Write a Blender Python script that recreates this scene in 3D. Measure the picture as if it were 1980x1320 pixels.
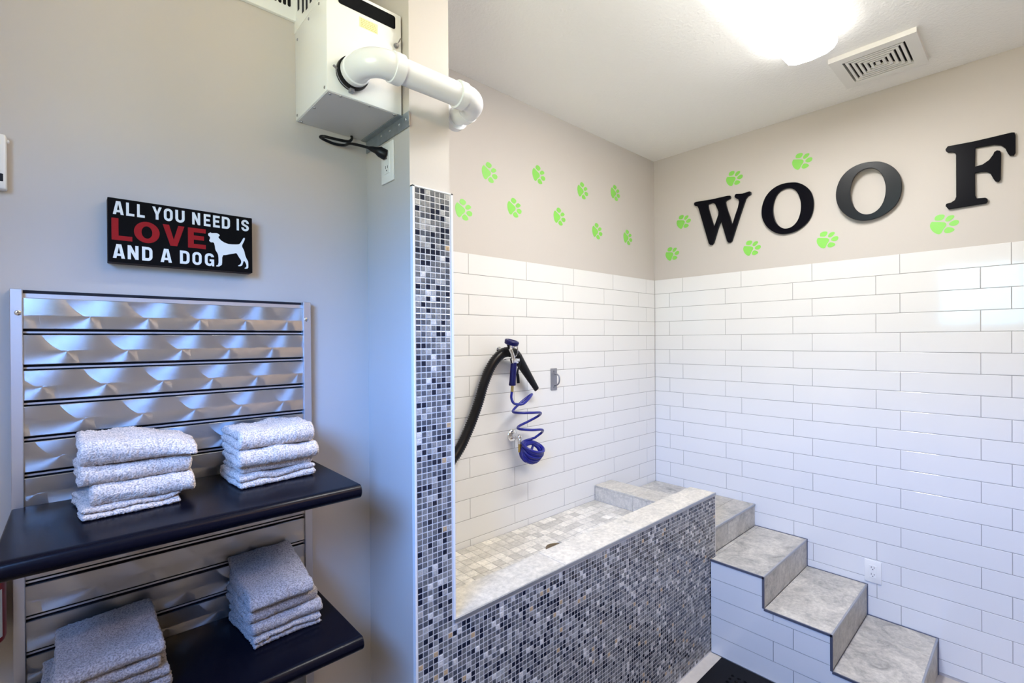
import bpy, bmesh, math, random
from mathutils import Vector, Matrix, noise
from math import sin, cos, pi, radians, sqrt, atan2

for o in list(bpy.data.objects):
    bpy.data.objects.remove(o)
scene = bpy.context.scene
COL = scene.collection
random.seed(7)

# ------------------------------------------------------------------ camera
def make_camera():
    yaw, pit, rol, f = (0.738686, -0.003237, -0.006924, 924.851635)
    fw = Vector((cos(pit) * sin(yaw), cos(pit) * cos(yaw), sin(pit)))
    rt = Vector((cos(yaw), -sin(yaw), 0.0))
    up = rt.cross(fw)
    r2 = cos(rol) * rt + sin(rol) * up
    u2 = -sin(rol) * rt + cos(rol) * up
    cd = bpy.data.cameras.new('camera')
    cd.sensor_width = 36.0
    cd.lens = f / 1980.0 * 36.0
    cd.clip_start = 0.02
    cam = bpy.data.objects.new('camera', cd)
    b = -fw
    cam.matrix_world = Matrix(((r2.x, u2.x, b.x, -3.144717), (r2.y, u2.y, b.y, -1.892562), (r2.z, u2.z, b.z, 1.657358), (0, 0, 0, 1)))
    COL.objects.link(cam)
    scene.camera = cam
make_camera()

# ------------------------------------------------------------------ view transform and exposure
vs = scene.view_settings
vs.view_transform = 'Standard'
vs.look = 'None'
vs.gamma = 1.0
vs.use_curve_mapping = False
vs.exposure = 0.09
scene.cycles.use_denoising = True
scene.cycles.max_bounces = 10
scene.cycles.diffuse_bounces = 6
scene.cycles.sample_clamp_indirect = 6.0
scene.cycles.caustics_reflective = False
scene.cycles.caustics_refractive = False

# ------------------------------------------------------------------ room numbers (metres; corner of the wash bay = origin)
CEIL = 2.96         # ceiling height
PITCH = 0.101       # wall tile course
TLEN = 0.39895      # wall tile length
TTOP = 2.0857       # top of the tiling
YL = -0.439         # left wall plane
XP = -2.448         # partition, face towards the shelves
XQ = -2.310         # partition, face towards the tub
YF = -0.717         # mosaic face
XW = -3.60          # window wall
YS = -4.60          # wall behind the camera
WIN_Y0, WIN_Y1, WIN_Z0, WIN_Z1 = -2.10, -1.185, 1.76, 2.42
LAMP_POWER = 60.0   # lens radiance of the fluorescent fixture over the tub
LAMP_SIDE = 9.0    # the sides of its lens glow less
LAMP_COL = (1.0, 0.985, 0.955)
FLOOR = -0.014
FILL_POWER = 18.0  # and of the warm fill fixture added out of view
FILL_COL = (1.0, 0.62, 0.30)
SKY_POWER = 74.0    # outdoor sky

# ------------------------------------------------------------------ world: sky above, trees and lawn below the horizon
def make_world():
    w = bpy.data.worlds.new('outdoor_daylight')
    scene.world = w
    w.use_nodes = True
    nt = w.node_tree
    nt.nodes.clear()
    tc = nt.nodes.new('ShaderNodeTexCoord')
    sep = nt.nodes.new('ShaderNodeSeparateXYZ')
    nt.links.new(tc.outputs['Generated'], sep.inputs[0])
    ramp = nt.nodes.new('ShaderNodeValToRGB')
    el = ramp.color_ramp.elements
    el[0].position = 0.0; el[0].color = (0.29, 0.29, 0.20, 1)
    el[1].position = 1.0; el[1].color = (0.14, 0.38, 1.0, 1)
    for pos, c in ((0.42, (0.27, 0.27, 0.19)), (0.48, (0.04, 0.10, 0.12)), (0.56, (0.05, 0.13, 0.21)), (0.64, (0.155, 0.40, 1.05))):
        e = el.new(pos); e.color = (*c, 1)
    mp = nt.nodes.new('ShaderNodeMapRange')
    mp.inputs[1].default_value = -1; mp.inputs[2].default_value = 1
    nt.links.new(sep.outputs[2], mp.inputs[0])
    nt.links.new(mp.outputs[0], ramp.inputs[0])
    bg = nt.nodes.new('ShaderNodeBackground')
    bg.inputs[1].default_value = SKY_POWER
    nt.links.new(ramp.outputs[0], bg.inputs[0])
    out = nt.nodes.new('ShaderNodeOutputWorld')
    nt.links.new(bg.outputs[0], out.inputs[0])
make_world()

def make_portal():
    ld = bpy.data.lights.new('window_portal', 'AREA')
    ld.shape = 'RECTANGLE'
    ld.size = WIN_Y1 - WIN_Y0
    ld.size_y = WIN_Z1 - WIN_Z0
    ld.cycles.is_portal = True
    o = bpy.data.objects.new('window_portal', ld)
    o.location = (XW - 0.1, (WIN_Y0 + WIN_Y1) / 2, (WIN_Z0 + WIN_Z1) / 2)
    # light's -Z must look into the room (+X), local x along Y
    o.rotation_euler = Matrix(((0, 0, -1), (1, 0, 0), (0, -1, 0))).to_euler()
    COL.objects.link(o)
make_portal()

# ------------------------------------------------------------------ materials
MATS = {}
def mat(name, col=(0.5, 0.5, 0.5), rough=0.5, metal=0.0, spec=0.5, noise_amt=0.0, noise_scale=20.0, bump=0.0, bump_scale=200.0, bump_dist=0.001, coat=0.0):
    m = bpy.data.materials.new(name)
    m.use_nodes = True
    nt = m.node_tree
    b = nt.nodes['Principled BSDF']
    b.inputs['Base Color'].default_value = (*col, 1)
    b.inputs['Roughness'].default_value = rough
    b.inputs['Metallic'].default_value = metal
    b.inputs['Specular IOR Level'].default_value = spec
    b.inputs['Coat Weight'].default_value = coat
    geo = nt.nodes.new('ShaderNodeNewGeometry')
    if noise_amt:
        n = nt.nodes.new('ShaderNodeTexNoise')
        n.inputs['Scale'].default_value = noise_scale
        n.inputs['Detail'].default_value = 6
        nt.links.new(geo.outputs['Position'], n.inputs['Vector'])
        mx = nt.nodes.new('ShaderNodeMix')
        mx.data_type = 'RGBA'
        mx.inputs[6].default_value = (*[c * (1 - noise_amt) for c in col], 1)
        mx.inputs[7].default_value = (*[min(1, c * (1 + noise_amt)) for c in col], 1)
        nt.links.new(n.outputs['Fac'], mx.inputs[0])
        nt.links.new(mx.outputs[2], b.inputs['Base Color'])
    if bump:
        n = nt.nodes.new('ShaderNodeTexNoise')
        n.inputs['Scale'].default_value = bump_scale
        n.inputs['Detail'].default_value = 3
        nt.links.new(geo.outputs['Position'], n.inputs['Vector'])
        bp = nt.nodes.new('ShaderNodeBump')
        bp.inputs['Strength'].default_value = bump
        bp.inputs['Distance'].default_value = bump_dist
        nt.links.new(n.outputs['Fac'], bp.inputs['Height'])
        nt.links.new(bp.outputs['Normal'], b.inputs['Normal'])
    MATS[name] = m
    return m

M_PAINT = mat('beige_wall_paint', (0.54, 0.505, 0.47), 0.6, spec=0.3, bump=0.12, bump_scale=120)
M_CEIL = mat('white_ceiling_texture', (0.93, 0.92, 0.89), 0.8, spec=0.2, bump=0.55, bump_scale=85, bump_dist=0.004)
M_TILE = mat('white_glazed_tile', (0.735, 0.732, 0.725), 0.07, spec=0.5)
M_GROUT = mat('pale_grout', (0.33, 0.325, 0.32), 0.8)
M_FLOOR = mat('beige_floor', (0.55, 0.50, 0.44), 0.6, noise_amt=0.15, noise_scale=40)
M_WHITE = mat('white_enamel', (0.79, 0.81, 0.81), 0.3)
M_PVC = mat('white_pvc', (0.78, 0.80, 0.82), 0.22)
M_PLASTIC = mat('white_plastic', (0.80, 0.79, 0.76), 0.35)
M_TRIMW = mat('white_edge_trim', (0.78, 0.78, 0.78), 0.3)
M_TRIMD = mat('dark_metal_edge_trim', (0.17, 0.18, 0.24), 0.4, metal=0.6)
M_TRIMG = mat('grey_metal_edge_trim', (0.42, 0.43, 0.45), 0.35, metal=0.7)
M_GALV = mat('galvanised_steel', (0.36, 0.40, 0.43), 0.45, metal=0.8, noise_amt=0.2, noise_scale=60)
M_BLACK = mat('black_plastic', (0.004, 0.004, 0.006), 0.4, spec=0.25)
M_RUBBER = mat('black_rubber', (0.006, 0.006, 0.008), 0.6, spec=0.15, bump=0.4, bump_scale=400)
M_LAM = mat('black_laminate', (0.003, 0.003, 0.007), 0.27, spec=0.13)
M_LETTER = mat('black_letter_paint', (0.002, 0.002, 0.005), 0.22, spec=0.12)
M_LETTER_SHEEN = mat('sheen_black_letter_paint', (0.004, 0.004, 0.007), 0.29, spec=0.26)  # same black paint, paler and more reflective to stand for window sheen
M_GREEN = mat('lime_green_vinyl', (0.22, 0.60, 0.09), 0.45)
M_SIGN = mat('black_sign_paint', (0.004, 0.0035, 0.0035), 0.6, spec=0.06)
M_SIGNSIDE = mat('brown_sign_edge', (0.035, 0.022, 0.018), 0.6, spec=0.15)
M_RED = mat('red_sign_paint', (0.30, 0.012, 0.013), 0.55, spec=0.1)
M_CREAM = mat('cream_sign_paint', (0.78, 0.78, 0.71), 0.55, spec=0.1)
M_CHROME = mat('chrome', (0.80, 0.80, 0.82), 0.08, metal=1.0)
M_STEELD = mat('dull_grey_metal', (0.33, 0.33, 0.36), 0.42, metal=0.8)
M_BRASS = mat('brass', (0.50, 0.36, 0.12), 0.3, metal=1.0)
M_BLUE = mat('blue_hose_vinyl', (0.006, 0.010, 0.20), 0.28)
M_NAVY = mat('navy_grip', (0.004, 0.004, 0.075), 0.35, spec=0.3)
M_YELLOW = mat('pale_yellow_label', (0.88, 0.84, 0.42), 0.5)
M_INK = mat('label_ink', (0.52, 0.47, 0.18), 0.6)
M_REDCAN = mat('red_enamel', (0.30, 0.012, 0.010), 0.3)
M_HOSE = mat('black_corrugated_hose', (0.004, 0.004, 0.006), 0.32, spec=0.3)
M_DRAIN = mat('bronze_drain', (0.20, 0.15, 0.09), 0.4, metal=0.8)
M_ALUM = mat('satin_aluminium', (0.62, 0.61, 0.64), 0.42, metal=0.75)
M_SLOT = mat('dark_slot', (0.012, 0.013, 0.02), 0.6, spec=0.2)

def m_lens(name, col, power):
    m = bpy.data.materials.new(name)
    m.use_nodes = True
    b = m.node_tree.nodes['Principled BSDF']
    b.inputs['Base Color'].default_value = (0.9, 0.9, 0.88, 1)
    b.inputs['Emission Color'].default_value = (*col, 1)
    b.inputs['Emission Strength'].default_value = power
    return m
M_LENS = m_lens('glowing_lamp_lens', LAMP_COL, LAMP_POWER)
M_LENS_SIDE = m_lens('glowing_lamp_lens_side', LAMP_COL, LAMP_SIDE)
M_LENS_FILL = m_lens('warm_fill_lens', FILL_COL, FILL_POWER)

def m_attr(name, stops, rough_stops, noise_amt=0.0, noise_scale=60.0):
    """colour per tile from the mesh attribute 'tone' (0..1) through a stepped ramp"""
    m = bpy.data.materials.new(name)
    m.use_nodes = True
    nt = m.node_tree
    b = nt.nodes['Principled BSDF']
    at = nt.nodes.new('ShaderNodeAttribute')
    at.attribute_name = 'tone'
    def ramp(st):
        r = nt.nodes.new('ShaderNodeValToRGB')
        r.color_ramp.interpolation = 'CONSTANT'
        el = r.color_ramp.elements
        while len(el) > 1:
            el.remove(el[-1])
        for i, (p, c) in enumerate(st):
            e = el[0] if i == 0 else el.new(p)
            e.position = p
            e.color = (*c, 1) if not isinstance(c, (int, float)) else (c, c, c, 1)
        nt.links.new(at.outputs['Fac'], r.inputs[0])
        return r
    c = ramp(stops)
    rr = ramp(rough_stops)
    nt.links.new(rr.outputs[0], b.inputs['Roughness'])
    if noise_amt:
        geo = nt.nodes.new('ShaderNodeNewGeometry')
        n = nt.nodes.new('ShaderNodeTexNoise')
        n.inputs['Scale'].default_value = noise_scale
        n.inputs['Detail'].default_value = 5
        nt.links.new(geo.outputs['Position'], n.inputs['Vector'])
        mr = nt.nodes.new('ShaderNodeMapRange')
        mr.inputs[1].default_value = 0.3; mr.inputs[2].default_value = 0.7
        mr.inputs[3].default_value = 1 - noise_amt; mr.inputs[4].default_value = 1 + noise_amt
        nt.links.new(n.outputs['Fac'], mr.inputs[0])
        mx = nt.nodes.new('ShaderNodeMix')
        mx.data_type = 'RGBA'; mx.blend_type = 'MULTIPLY'
        mx.inputs[0].default_value = 1.0
        nt.links.new(c.outputs[0], mx.inputs[6])
        nt.links.new(mr.outputs[0], mx.inputs[7])
        nt.links.new(mx.outputs[2], b.inputs['Base Color'])
    else:
        nt.links.new(c.outputs[0], b.inputs['Base Color'])
    return m

M_MOSAIC = m_attr('glass_and_stone_mosaic',
    [(0.0, (0.014, 0.017, 0.032)), (0.17, (0.085, 0.090, 0.105)), (0.38, (0.15, 0.15, 0.152)), (0.64, (0.235, 0.23, 0.225)), (0.84, (0.38, 0.37, 0.355)), (0.94, (0.62, 0.59, 0.55)), (0.984, (0.46, 0.32, 0.18))],
    [(0.0, 0.12), (0.5, 0.25), (0.8, 0.35)], 0.30, 180.0)
M_MGROUT = mat('mosaic_grout', (0.68, 0.665, 0.65), 0.8)

def m_stone(name, lo, mid, hi, tone):
    m = bpy.data.materials.new(name)
    m.use_nodes = True
    nt = m.node_tree
    b = nt.nodes['Principled BSDF']
    b.inputs['Roughness'].default_value = 0.42
    geo = nt.nodes.new('ShaderNodeNewGeometry')
    at = nt.nodes.new('ShaderNodeAttribute'); at.attribute_name = 'tone'
    off = nt.nodes.new('ShaderNodeVectorMath'); off.operation = 'MULTIPLY_ADD'
    nt.links.new(at.outputs['Fac'], off.inputs[0])
    off.inputs[1].default_value = (3.1, 7.7, 5.3)
    nt.links.new(geo.outputs['Position'], off.inputs[2])
    n1 = nt.nodes.new('ShaderNodeTexNoise'); n1.inputs['Scale'].default_value = 9; n1.inputs['Detail'].default_value = 8; n1.inputs['Roughness'].default_value = 0.68; n1.inputs['Distortion'].default_value = 0.8
    n2 = nt.nodes.new('ShaderNodeTexNoise'); n2.inputs['Scale'].default_value = 55; n2.inputs['Detail'].default_value = 5; n2.inputs['Roughness'].default_value = 0.7
    nt.links.new(off.outputs[0], n1.inputs['Vector'])
    nt.links.new(off.outputs[0], n2.inputs['Vector'])
    r1 = nt.nodes.new('ShaderNodeValToRGB')
    e = r1.color_ramp.elements
    e[0].position = 0.30; e[0].color = (*lo, 1)
    e[1].position = 0.62; e[1].color = (*hi, 1)
    x = e.new(0.44); x.color = (*mid, 1)
    nt.links.new(n1.outputs['Fac'], r1.inputs[0])
    r2 = nt.nodes.new('ShaderNodeMapRange')
    r2.inputs[1].default_value = 0.35; r2.inputs[2].default_value = 0.65; r2.inputs[3].default_value = 0.80; r2.inputs[4].default_value = 1.12
    nt.links.new(n2.outputs['Fac'], r2.inputs[0])
    mx = nt.nodes.new('ShaderNodeMix'); mx.data_type = 'RGBA'; mx.blend_type = 'MULTIPLY'; mx.inputs[0].default_value = 1
    nt.links.new(r1.outputs[0], mx.inputs[6]); nt.links.new(r2.outputs[0], mx.inputs[7])
    t = nt.nodes.new('ShaderNodeMapRange')
    t.inputs[3].default_value = 1 - tone; t.inputs[4].default_value = 1 + tone * 0.7
    nt.links.new(at.outputs['Fac'], t.inputs[0])
    mx2 = nt.nodes.new('ShaderNodeMix'); mx2.data_type = 'RGBA'; mx2.blend_type = 'MULTIPLY'; mx2.inputs[0].default_value = 1
    nt.links.new(mx.outputs[2], mx2.inputs[6]); nt.links.new(t.outputs[0], mx2.inputs[7])
    nt.links.new(mx2.outputs[2], b.inputs['Base Color'])
    bp = nt.nodes.new('ShaderNodeBump'); bp.inputs['Strength'].default_value = 0.15; bp.inputs['Distance'].default_value = 0.002
    nt.links.new(n2.outputs['Fac'], bp.inputs['Height']); nt.links.new(bp.outputs[0], b.inputs['Normal'])
    return m
M_STONE = m_stone('grey_veined_stone_tile', (0.25, 0.243, 0.22), (0.42, 0.40, 0.36), (0.56, 0.53, 0.47), 0.12)
M_CURB = m_stone('lamplit_curb_stone', (0.40, 0.385, 0.345), (0.54, 0.51, 0.45), (0.62, 0.58, 0.505), 0.12)  # stair stone again, lightened for the lamplight falling on the curb
M_BASIN = m_stone('small_basin_stone', (0.54, 0.515, 0.465), (0.64, 0.61, 0.55), (0.72, 0.685, 0.62), 0.26)

def m_swirl():
    """engine-turned aluminium: overlapping discs of circular brush marks, done with a tangent field"""
    m = bpy.data.materials.new('swirl_brushed_aluminium')
    m.use_nodes = True
    nt = m.node_tree
    b = nt.nodes['Principled BSDF']
    b.inputs['Base Color'].default_value = (0.54, 0.535, 0.55, 1)
    b.inputs['Metallic'].default_value = 0.9
    b.inputs['Roughness'].default_value = 0.31
    b.inputs['Anisotropic'].default_value = 0.97
    geo = nt.nodes.new('ShaderNodeNewGeometry')
    sep = nt.nodes.new('ShaderNodeSeparateXYZ')
    nt.links.new(geo.outputs['Position'], sep.inputs[0])
    def math_(op, a, c=None):
        n = nt.nodes.new('ShaderNodeMath'); n.operation = op
        for i, v in enumerate((a, c)):
            if v is None: continue
            if isinstance(v, (int, float)): n.inputs[i].default_value = v
            else: nt.links.new(v, n.inputs[i])
        return n.outputs[0]
    CX, CZ, RAD = 0.105, 0.0757, 0.088
    def mixf(f, p, q):
        n = nt.nodes.new('ShaderNodeMix'); n.data_type = 'FLOAT'
        for i, v in ((0, f), (2, p), (3, q)):
            if isinstance(v, (int, float)): n.inputs[i].default_value = v
            else: nt.links.new(v, n.inputs[i])
        return n.outputs[0]
    vrow = math_('DIVIDE', math_('SUBTRACT', sep.outputs[2], 0.0515), CZ)
    row = math_('FLOOR', vrow)
    fu = fv = None
    # each disc laps over its neighbour to the left the last one laid wins
    for dr, di in ((0, -1), (0, 0), (0, 1)):
        rw = math_('ADD', row, float(dr))
        shift = math_('MULTIPLY', rw, -0.37 * CX)
        u = math_('DIVIDE', math_('ADD', sep.outputs[0], math_('ADD', shift, 40 * CX)), CX)
        cu_ = math_('ADD', math_('FLOOR', u), 0.5 + di)
        du = math_('MULTIPLY', math_('SUBTRACT', u, cu_), CX)
        dv = math_('MULTIPLY', math_('SUBTRACT', vrow, math_('ADD', rw, 0.97)), CZ)
        inside = math_('LESS_THAN', math_('ADD', math_('MULTIPLY', du, du), math_('MULTIPLY', dv, dv)), RAD * RAD)
        if fu is None:
            fu, fv = du, dv
        else:
            fu, fv = mixf(inside, fu, du), mixf(inside, fv, dv)
    cmb = nt.nodes.new('ShaderNodeCombineXYZ')
    nt.links.new(math_('MULTIPLY', fv, -1.0), cmb.inputs[0])
    nt.links.new(fu, cmb.inputs[2])
    nrm = nt.nodes.new('ShaderNodeVectorMath'); nrm.operation = 'NORMALIZE'
    nt.links.new(cmb.outputs[0], nrm.inputs[0])
    nt.links.new(nrm.outputs[0], b.inputs['Tangent'])
    rad = math_('SQRT', math_('ADD', math_('MULTIPLY', fu, fu), math_('MULTIPLY', fv, fv)))
    w = nt.nodes.new('ShaderNodeTexNoise'); w.noise_dimensions = '1D'
    w.inputs['Scale'].default_value = 1.0; w.inputs['Detail'].default_value = 4
    nt.links.new(math_('MULTIPLY', rad, 900.0), w.inputs['W'])
    bp = nt.nodes.new('ShaderNodeBump'); bp.inputs['Strength'].default_value = 0.12; bp.inputs['Distance'].default_value = 0.001
    nt.links.new(w.outputs['Fac'], bp.inputs['Height'])
    nt.links.new(bp.outputs[0], b.inputs['Normal'])
    return m
M_SWIRL = m_swirl()

def m_terry(name, col):
    m = bpy.data.materials.new(name)
    m.use_nodes = True
    nt = m.node_tree
    b = nt.nodes['Principled BSDF']
    b.inputs['Roughness'].default_value = 0.95
    b.inputs['Specular IOR Level'].default_value = 0.1
    b.inputs['Sheen Weight'].default_value = 0.25
    geo = nt.nodes.new('ShaderNodeNewGeometry')
    n = nt.nodes.new('ShaderNodeTexNoise'); n.inputs['Scale'].default_value = 330; n.inputs['Detail'].default_value = 3
    nt.links.new(geo.outputs['Position'], n.inputs['Vector'])
    mr = nt.nodes.new('ShaderNodeMapRange')
    mr.inputs[1].default_value = 0.35; mr.inputs[2].default_value = 0.62; mr.inputs[3].default_value = 0.50; mr.inputs[4].default_value = 1.12  # shade between terry loops put into the colour: pile hollows darker
    nt.links.new(n.outputs['Fac'], mr.inputs[0])
    mx = nt.nodes.new('ShaderNodeMix'); mx.data_type = 'RGBA'; mx.blend_type = 'MULTIPLY'; mx.inputs[0].default_value = 1
    mx.inputs[6].default_value = (*col, 1)
    nt.links.new(mr.outputs[0], mx.inputs[7])
    nt.links.new(mx.outputs[2], b.inputs['Base Color'])
    bp = nt.nodes.new('ShaderNodeBump'); bp.inputs['Strength'].default_value = 1.0; bp.inputs['Distance'].default_value = 0.003
    nt.links.new(n.outputs['Fac'], bp.inputs['Height']); nt.links.new(bp.outputs[0], b.inputs['Normal'])
    return m
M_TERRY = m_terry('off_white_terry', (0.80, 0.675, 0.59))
M_TERRY_SHADE = m_terry('shaded_terry', (0.43, 0.385, 0.38))  # same terry, darkened for the shade under the upper shelf

def m_glass():
    m = bpy.data.materials.new('window_glass')
    m.use_nodes = True
    nt = m.node_tree
    nt.nodes.clear()
    tr = nt.nodes.new('ShaderNodeBsdfTransparent')
    gl = nt.nodes.new('ShaderNodeBsdfGlossy'); gl.inputs['Roughness'].default_value = 0.02
    mx = nt.nodes.new('ShaderNodeMixShader'); mx.inputs[0].default_value = 0.06
    nt.links.new(tr.outputs[0], mx.inputs[1]); nt.links.new(gl.outputs[0], mx.inputs[2])
    out = nt.nodes.new('ShaderNodeOutputMaterial')
    nt.links.new(mx.outputs[0], out.inputs[0])
    return m
M_GLASS = m_glass()

# ------------------------------------------------------------------ mesh helpers (all in world coordinates)
def box(bm, x0, x1, y0, y1, z0, z1, bev=0.0, seg=2):
    x0, x1 = sorted((x0, x1)); y0, y1 = sorted((y0, y1)); z0, z1 = sorted((z0, z1))
    vs_ = [bm.verts.new((x, y, z)) for x in (x0, x1) for y in (y0, y1) for z in (z0, z1)]
    fs = [bm.faces.new([vs_[i] for i in f]) for f in ((0, 1, 3, 2), (4, 6, 7, 5), (0, 4, 5, 1), (2, 3, 7, 6), (0, 2, 6, 4), (1, 5, 7, 3))]
    if bev:
        es = list({e for f in fs for e in f.edges})
        bmesh.ops.bevel(bm, geom=es, offset=bev, segments=seg, affect='EDGES', profile=0.5)
    return bm

def frame_from(d):
    d = d.normalized()
    a = Vector((0, 0, 1)) if abs(d.z) < 0.9 else Vector((1, 0, 0))
    u = d.cross(a).normalized()
    return u, d.cross(u).normalized()

def tube(bm, pts, rad, n=16, cap=True):
    """tube through points with parallel-transported rings; rad = number or list"""
    pts = [Vector(p) for p in pts]
    N = len(pts)
    rs = rad if isinstance(rad, (list, tuple)) else [rad] * N
    rings = []
    u = None
    for i in range(N):
        d = (pts[min(i + 1, N - 1)] - pts[max(i - 1, 0)])
        if d.length < 1e-9: d = Vector((0, 0, 1))
        d.normalize()
        if u is None:
            u, v = frame_from(d)
        else:
            u = (u - d * u.dot(d)).normalized()
            v = d.cross(u)
        rings.append([bm.verts.new(pts[i] + rs[i] * (cos(2 * pi * k / n) * u + sin(2 * pi * k / n) * v)) for k in range(n)])
    for a, b in zip(rings, rings[1:]):
        for k in range(n):
            bm.faces.new((a[k], a[(k + 1) % n], b[(k + 1) % n], b[k]))
    if cap:
        bm.faces.new(rings[0][::-1]); bm.faces.new(rings[-1])
    return bm

def lathe(bm, origin, axis, prof, n=24):
    """prof = [(distance along axis, radius)]"""
    lathe2(bm, Vector(origin), Vector(axis).normalized(), prof, n)
    return bm

def lathe2(bm, o, a, prof, n):
    u, v = frame_from(a)
    rings = [[bm.verts.new(o + a * h + max(r, 1e-4) * (cos(2 * pi * k / n) * u + sin(2 * pi * k / n) * v)) for k in range(n)] for h, r in prof]
    for p, q in zip(rings, rings[1:]):
        for k in range(n):
            bm.faces.new((p[k], p[(k + 1) % n], q[(k + 1) % n], q[k]))
    bm.faces.new(rings[0][::-1]); bm.faces.new(rings[-1])

def spline(pts, per=8):
    """Catmull-Rom through points"""
    P = [Vector(p) for p in pts]
    P = [2 * P[0] - P[1]] + P + [2 * P[-1] - P[-2]]
    out = []
    for i in range(1, len(P) - 2):
        for k in range(per):
            t = k / per
            a, b, c, d = P[i - 1], P[i], P[i + 1], P[i + 2]
            out.append(0.5 * ((2 * b) + (-a + c) * t + (2 * a - 5 * b + 4 * c - d) * t * t + (-a + 3 * b - 3 * c + d) * t ** 3))
    out.append(P[-2])
    return out

def smooth(o, ang=35):
    for p in o.data.polygons: p.use_smooth = True
    try:
        o.data.set_sharp_from_angle(angle=radians(ang))
    except Exception:
        pass

def link_mesh(name, me, parent=None):
    o = bpy.data.objects.new(name, me)
    COL.objects.link(o)
    if parent is not None:
        o.parent = parent
    return o

def root_loc(o):
    v = Vector((0, 0, 0))
    while o is not None:
        v += o.location; o = o.parent
    return v

def obj(name, bm, m, parent=None, sm=True, label=None, loc=None, recalc=True, ang=35):
    """world-space bmesh -> one linked mesh object, made local to its parent (or to loc)"""
    if recalc:
        bmesh.ops.recalc_face_normals(bm, faces=bm.faces[:])
    base = root_loc(parent) if parent is not None else Vector(loc or (0, 0, 0))
    bmesh.ops.translate(bm, verts=bm.verts[:], vec=-base)
    me = bpy.data.meshes.new(name)
    bm.to_mesh(me); bm.free()
    for mm in (m if isinstance(m, (list, tuple)) else [m]):
        me.materials.append(mm)
    o = link_mesh(name, me, parent)
    if parent is None:
        o.location = base
    if sm:
        smooth(o, ang)
    if label: o['label'] = label
    return o

def thing(name, label, cat, loc, group=None):
    o = bpy.data.objects.new(name, None)
    o.empty_display_size = 0.05
    o.location = loc
    o['label'] = label; o['category'] = cat
    if group: o['group'] = group
    COL.objects.link(o)
    return o

def tag(o, label, cat, group=None):
    o['label'] = label; o['category'] = cat
    if group: o['group'] = group
    return o

def struct(o):
    o['kind'] = 'structure'
    return o

def B(): return bmesh.new()

def outline(bm, loops, to3, depth, thick_dir, bev=0.0):
    """filled flat shape (outer loops and holes, 2-D) extruded along thick_dir; to3 maps (a,b) -> Vector of the FRONT face"""
    cu = bpy.data.curves.new('tmp', 'CURVE')
    cu.dimensions = '2D'; cu.fill_mode = 'BOTH'
    cu.extrude = depth / 2 - bev
    cu.bevel_depth = bev; cu.bevel_resolution = 1
    if bev: cu.offset = -bev
    for lp in loops:
        sp = cu.splines.new('POLY')
        sp.points.add(len(lp) - 1)
        for i, p in enumerate(lp): sp.points[i].co = (p[0], p[1], 0, 1)
        sp.use_cyclic_u = True
    o = bpy.data.objects.new('tmp', cu)
    COL.objects.link(o)
    dg = bpy.context.evaluated_depsgraph_get()
    me = bpy.data.meshes.new_from_object(o.evaluated_get(dg))
    td = Vector(thick_dir)
    base = len(bm.verts)
    vm = [bm.verts.new(to3(v.co.x, v.co.y) + td * (depth / 2 - v.co.z)) for v in me.vertices]
    for p in me.polygons:
        try: bm.faces.new([vm[i] for i in p.vertices])
        except ValueError: pass
    bpy.data.objects.remove(o); bpy.data.curves.remove(cu); bpy.data.meshes.remove(me)
    bmesh.ops.remove_doubles(bm, verts=vm, dist=1e-6)
    return bm

def smooth_loop(p, it=1):
    for _ in range(it):
        q = []
        for i in range(len(p)):
            a, b = p[i], p[(i + 1) % len(p)]
            q += [(0.75 * a[0] + 0.25 * b[0], 0.75 * a[1] + 0.25 * b[1]), (0.25 * a[0] + 0.75 * b[0], 0.25 * a[1] + 0.75 * b[1])]
        p = q
    return p

# ---- tile fields
def clip_rect(poly, u0, u1, v0, v1):
    def cl(p, f, isect):
        out = []
        for i in range(len(p)):
            a, b = p[i - 1], p[i]
            fa, fb = f(a), f(b)
            if fb:
                if not fa: out.append(isect(a, b))
                out.append(b)
            elif fa: out.append(isect(a, b))
        return out
    def ix(c):
        return lambda a, b: (c, a[1] + (b[1] - a[1]) * (c - a[0]) / (b[0] - a[0]))
    def iy(c):
        return lambda a, b: (a[0] + (b[0] - a[0]) * (c - a[1]) / (b[1] - a[1]), c)
    for f, s in ((lambda p: p[0] >= u0, ix(u0)), (lambda p: p[0] <= u1, ix(u1)), (lambda p: p[1] >= v0, iy(v0)), (lambda p: p[1] <= v1, iy(v1))):
        poly = cl(poly, f, s)
        if len(poly) < 3: return []
    out = []
    for p in poly:
        if not out or (abs(p[0] - out[-1][0]) + abs(p[1] - out[-1][1])) > 1e-5: out.append(p)
    return out

def rect_tile(bm, to3, u0, u1, v0, v1, h, bev, tone=None, layer=None, tilt=0.0):
    """one tile: bevelled pillow top, to3(u,v,h)"""
    rnd = [random.uniform(-tilt, tilt) for _ in range(2)]
    def T(u, v, hh):
        k = (u - (u0 + u1) / 2) * rnd[0] + (v - (v0 + v1) / 2) * rnd[1]
        return bm.verts.new(to3(u, v, hh + (k if hh > 0 else 0)))
    lo = [T(u, v, -0.001) for u, v in ((u0, v0), (u1, v0), (u1, v1), (u0, v1))]
    mi = [T(u, v, h - bev * 0.6) for u, v in ((u0, v0), (u1, v0), (u1, v1), (u0, v1))]
    hi = [T(u, v, h) for u, v in ((u0 + bev, v0 + bev), (u1 - bev, v0 + bev), (u1 - bev, v1 - bev), (u0 + bev, v1 - bev))]
    fs = [bm.faces.new(hi)]
    for a, b in ((lo, mi), (mi, hi)):
        for i in range(4):
            fs.append(bm.faces.new((a[i], a[(i + 1) % 4], b[(i + 1) % 4], b[i])))
    if layer is not None:
        for f in fs: f[layer] = tone

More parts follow.
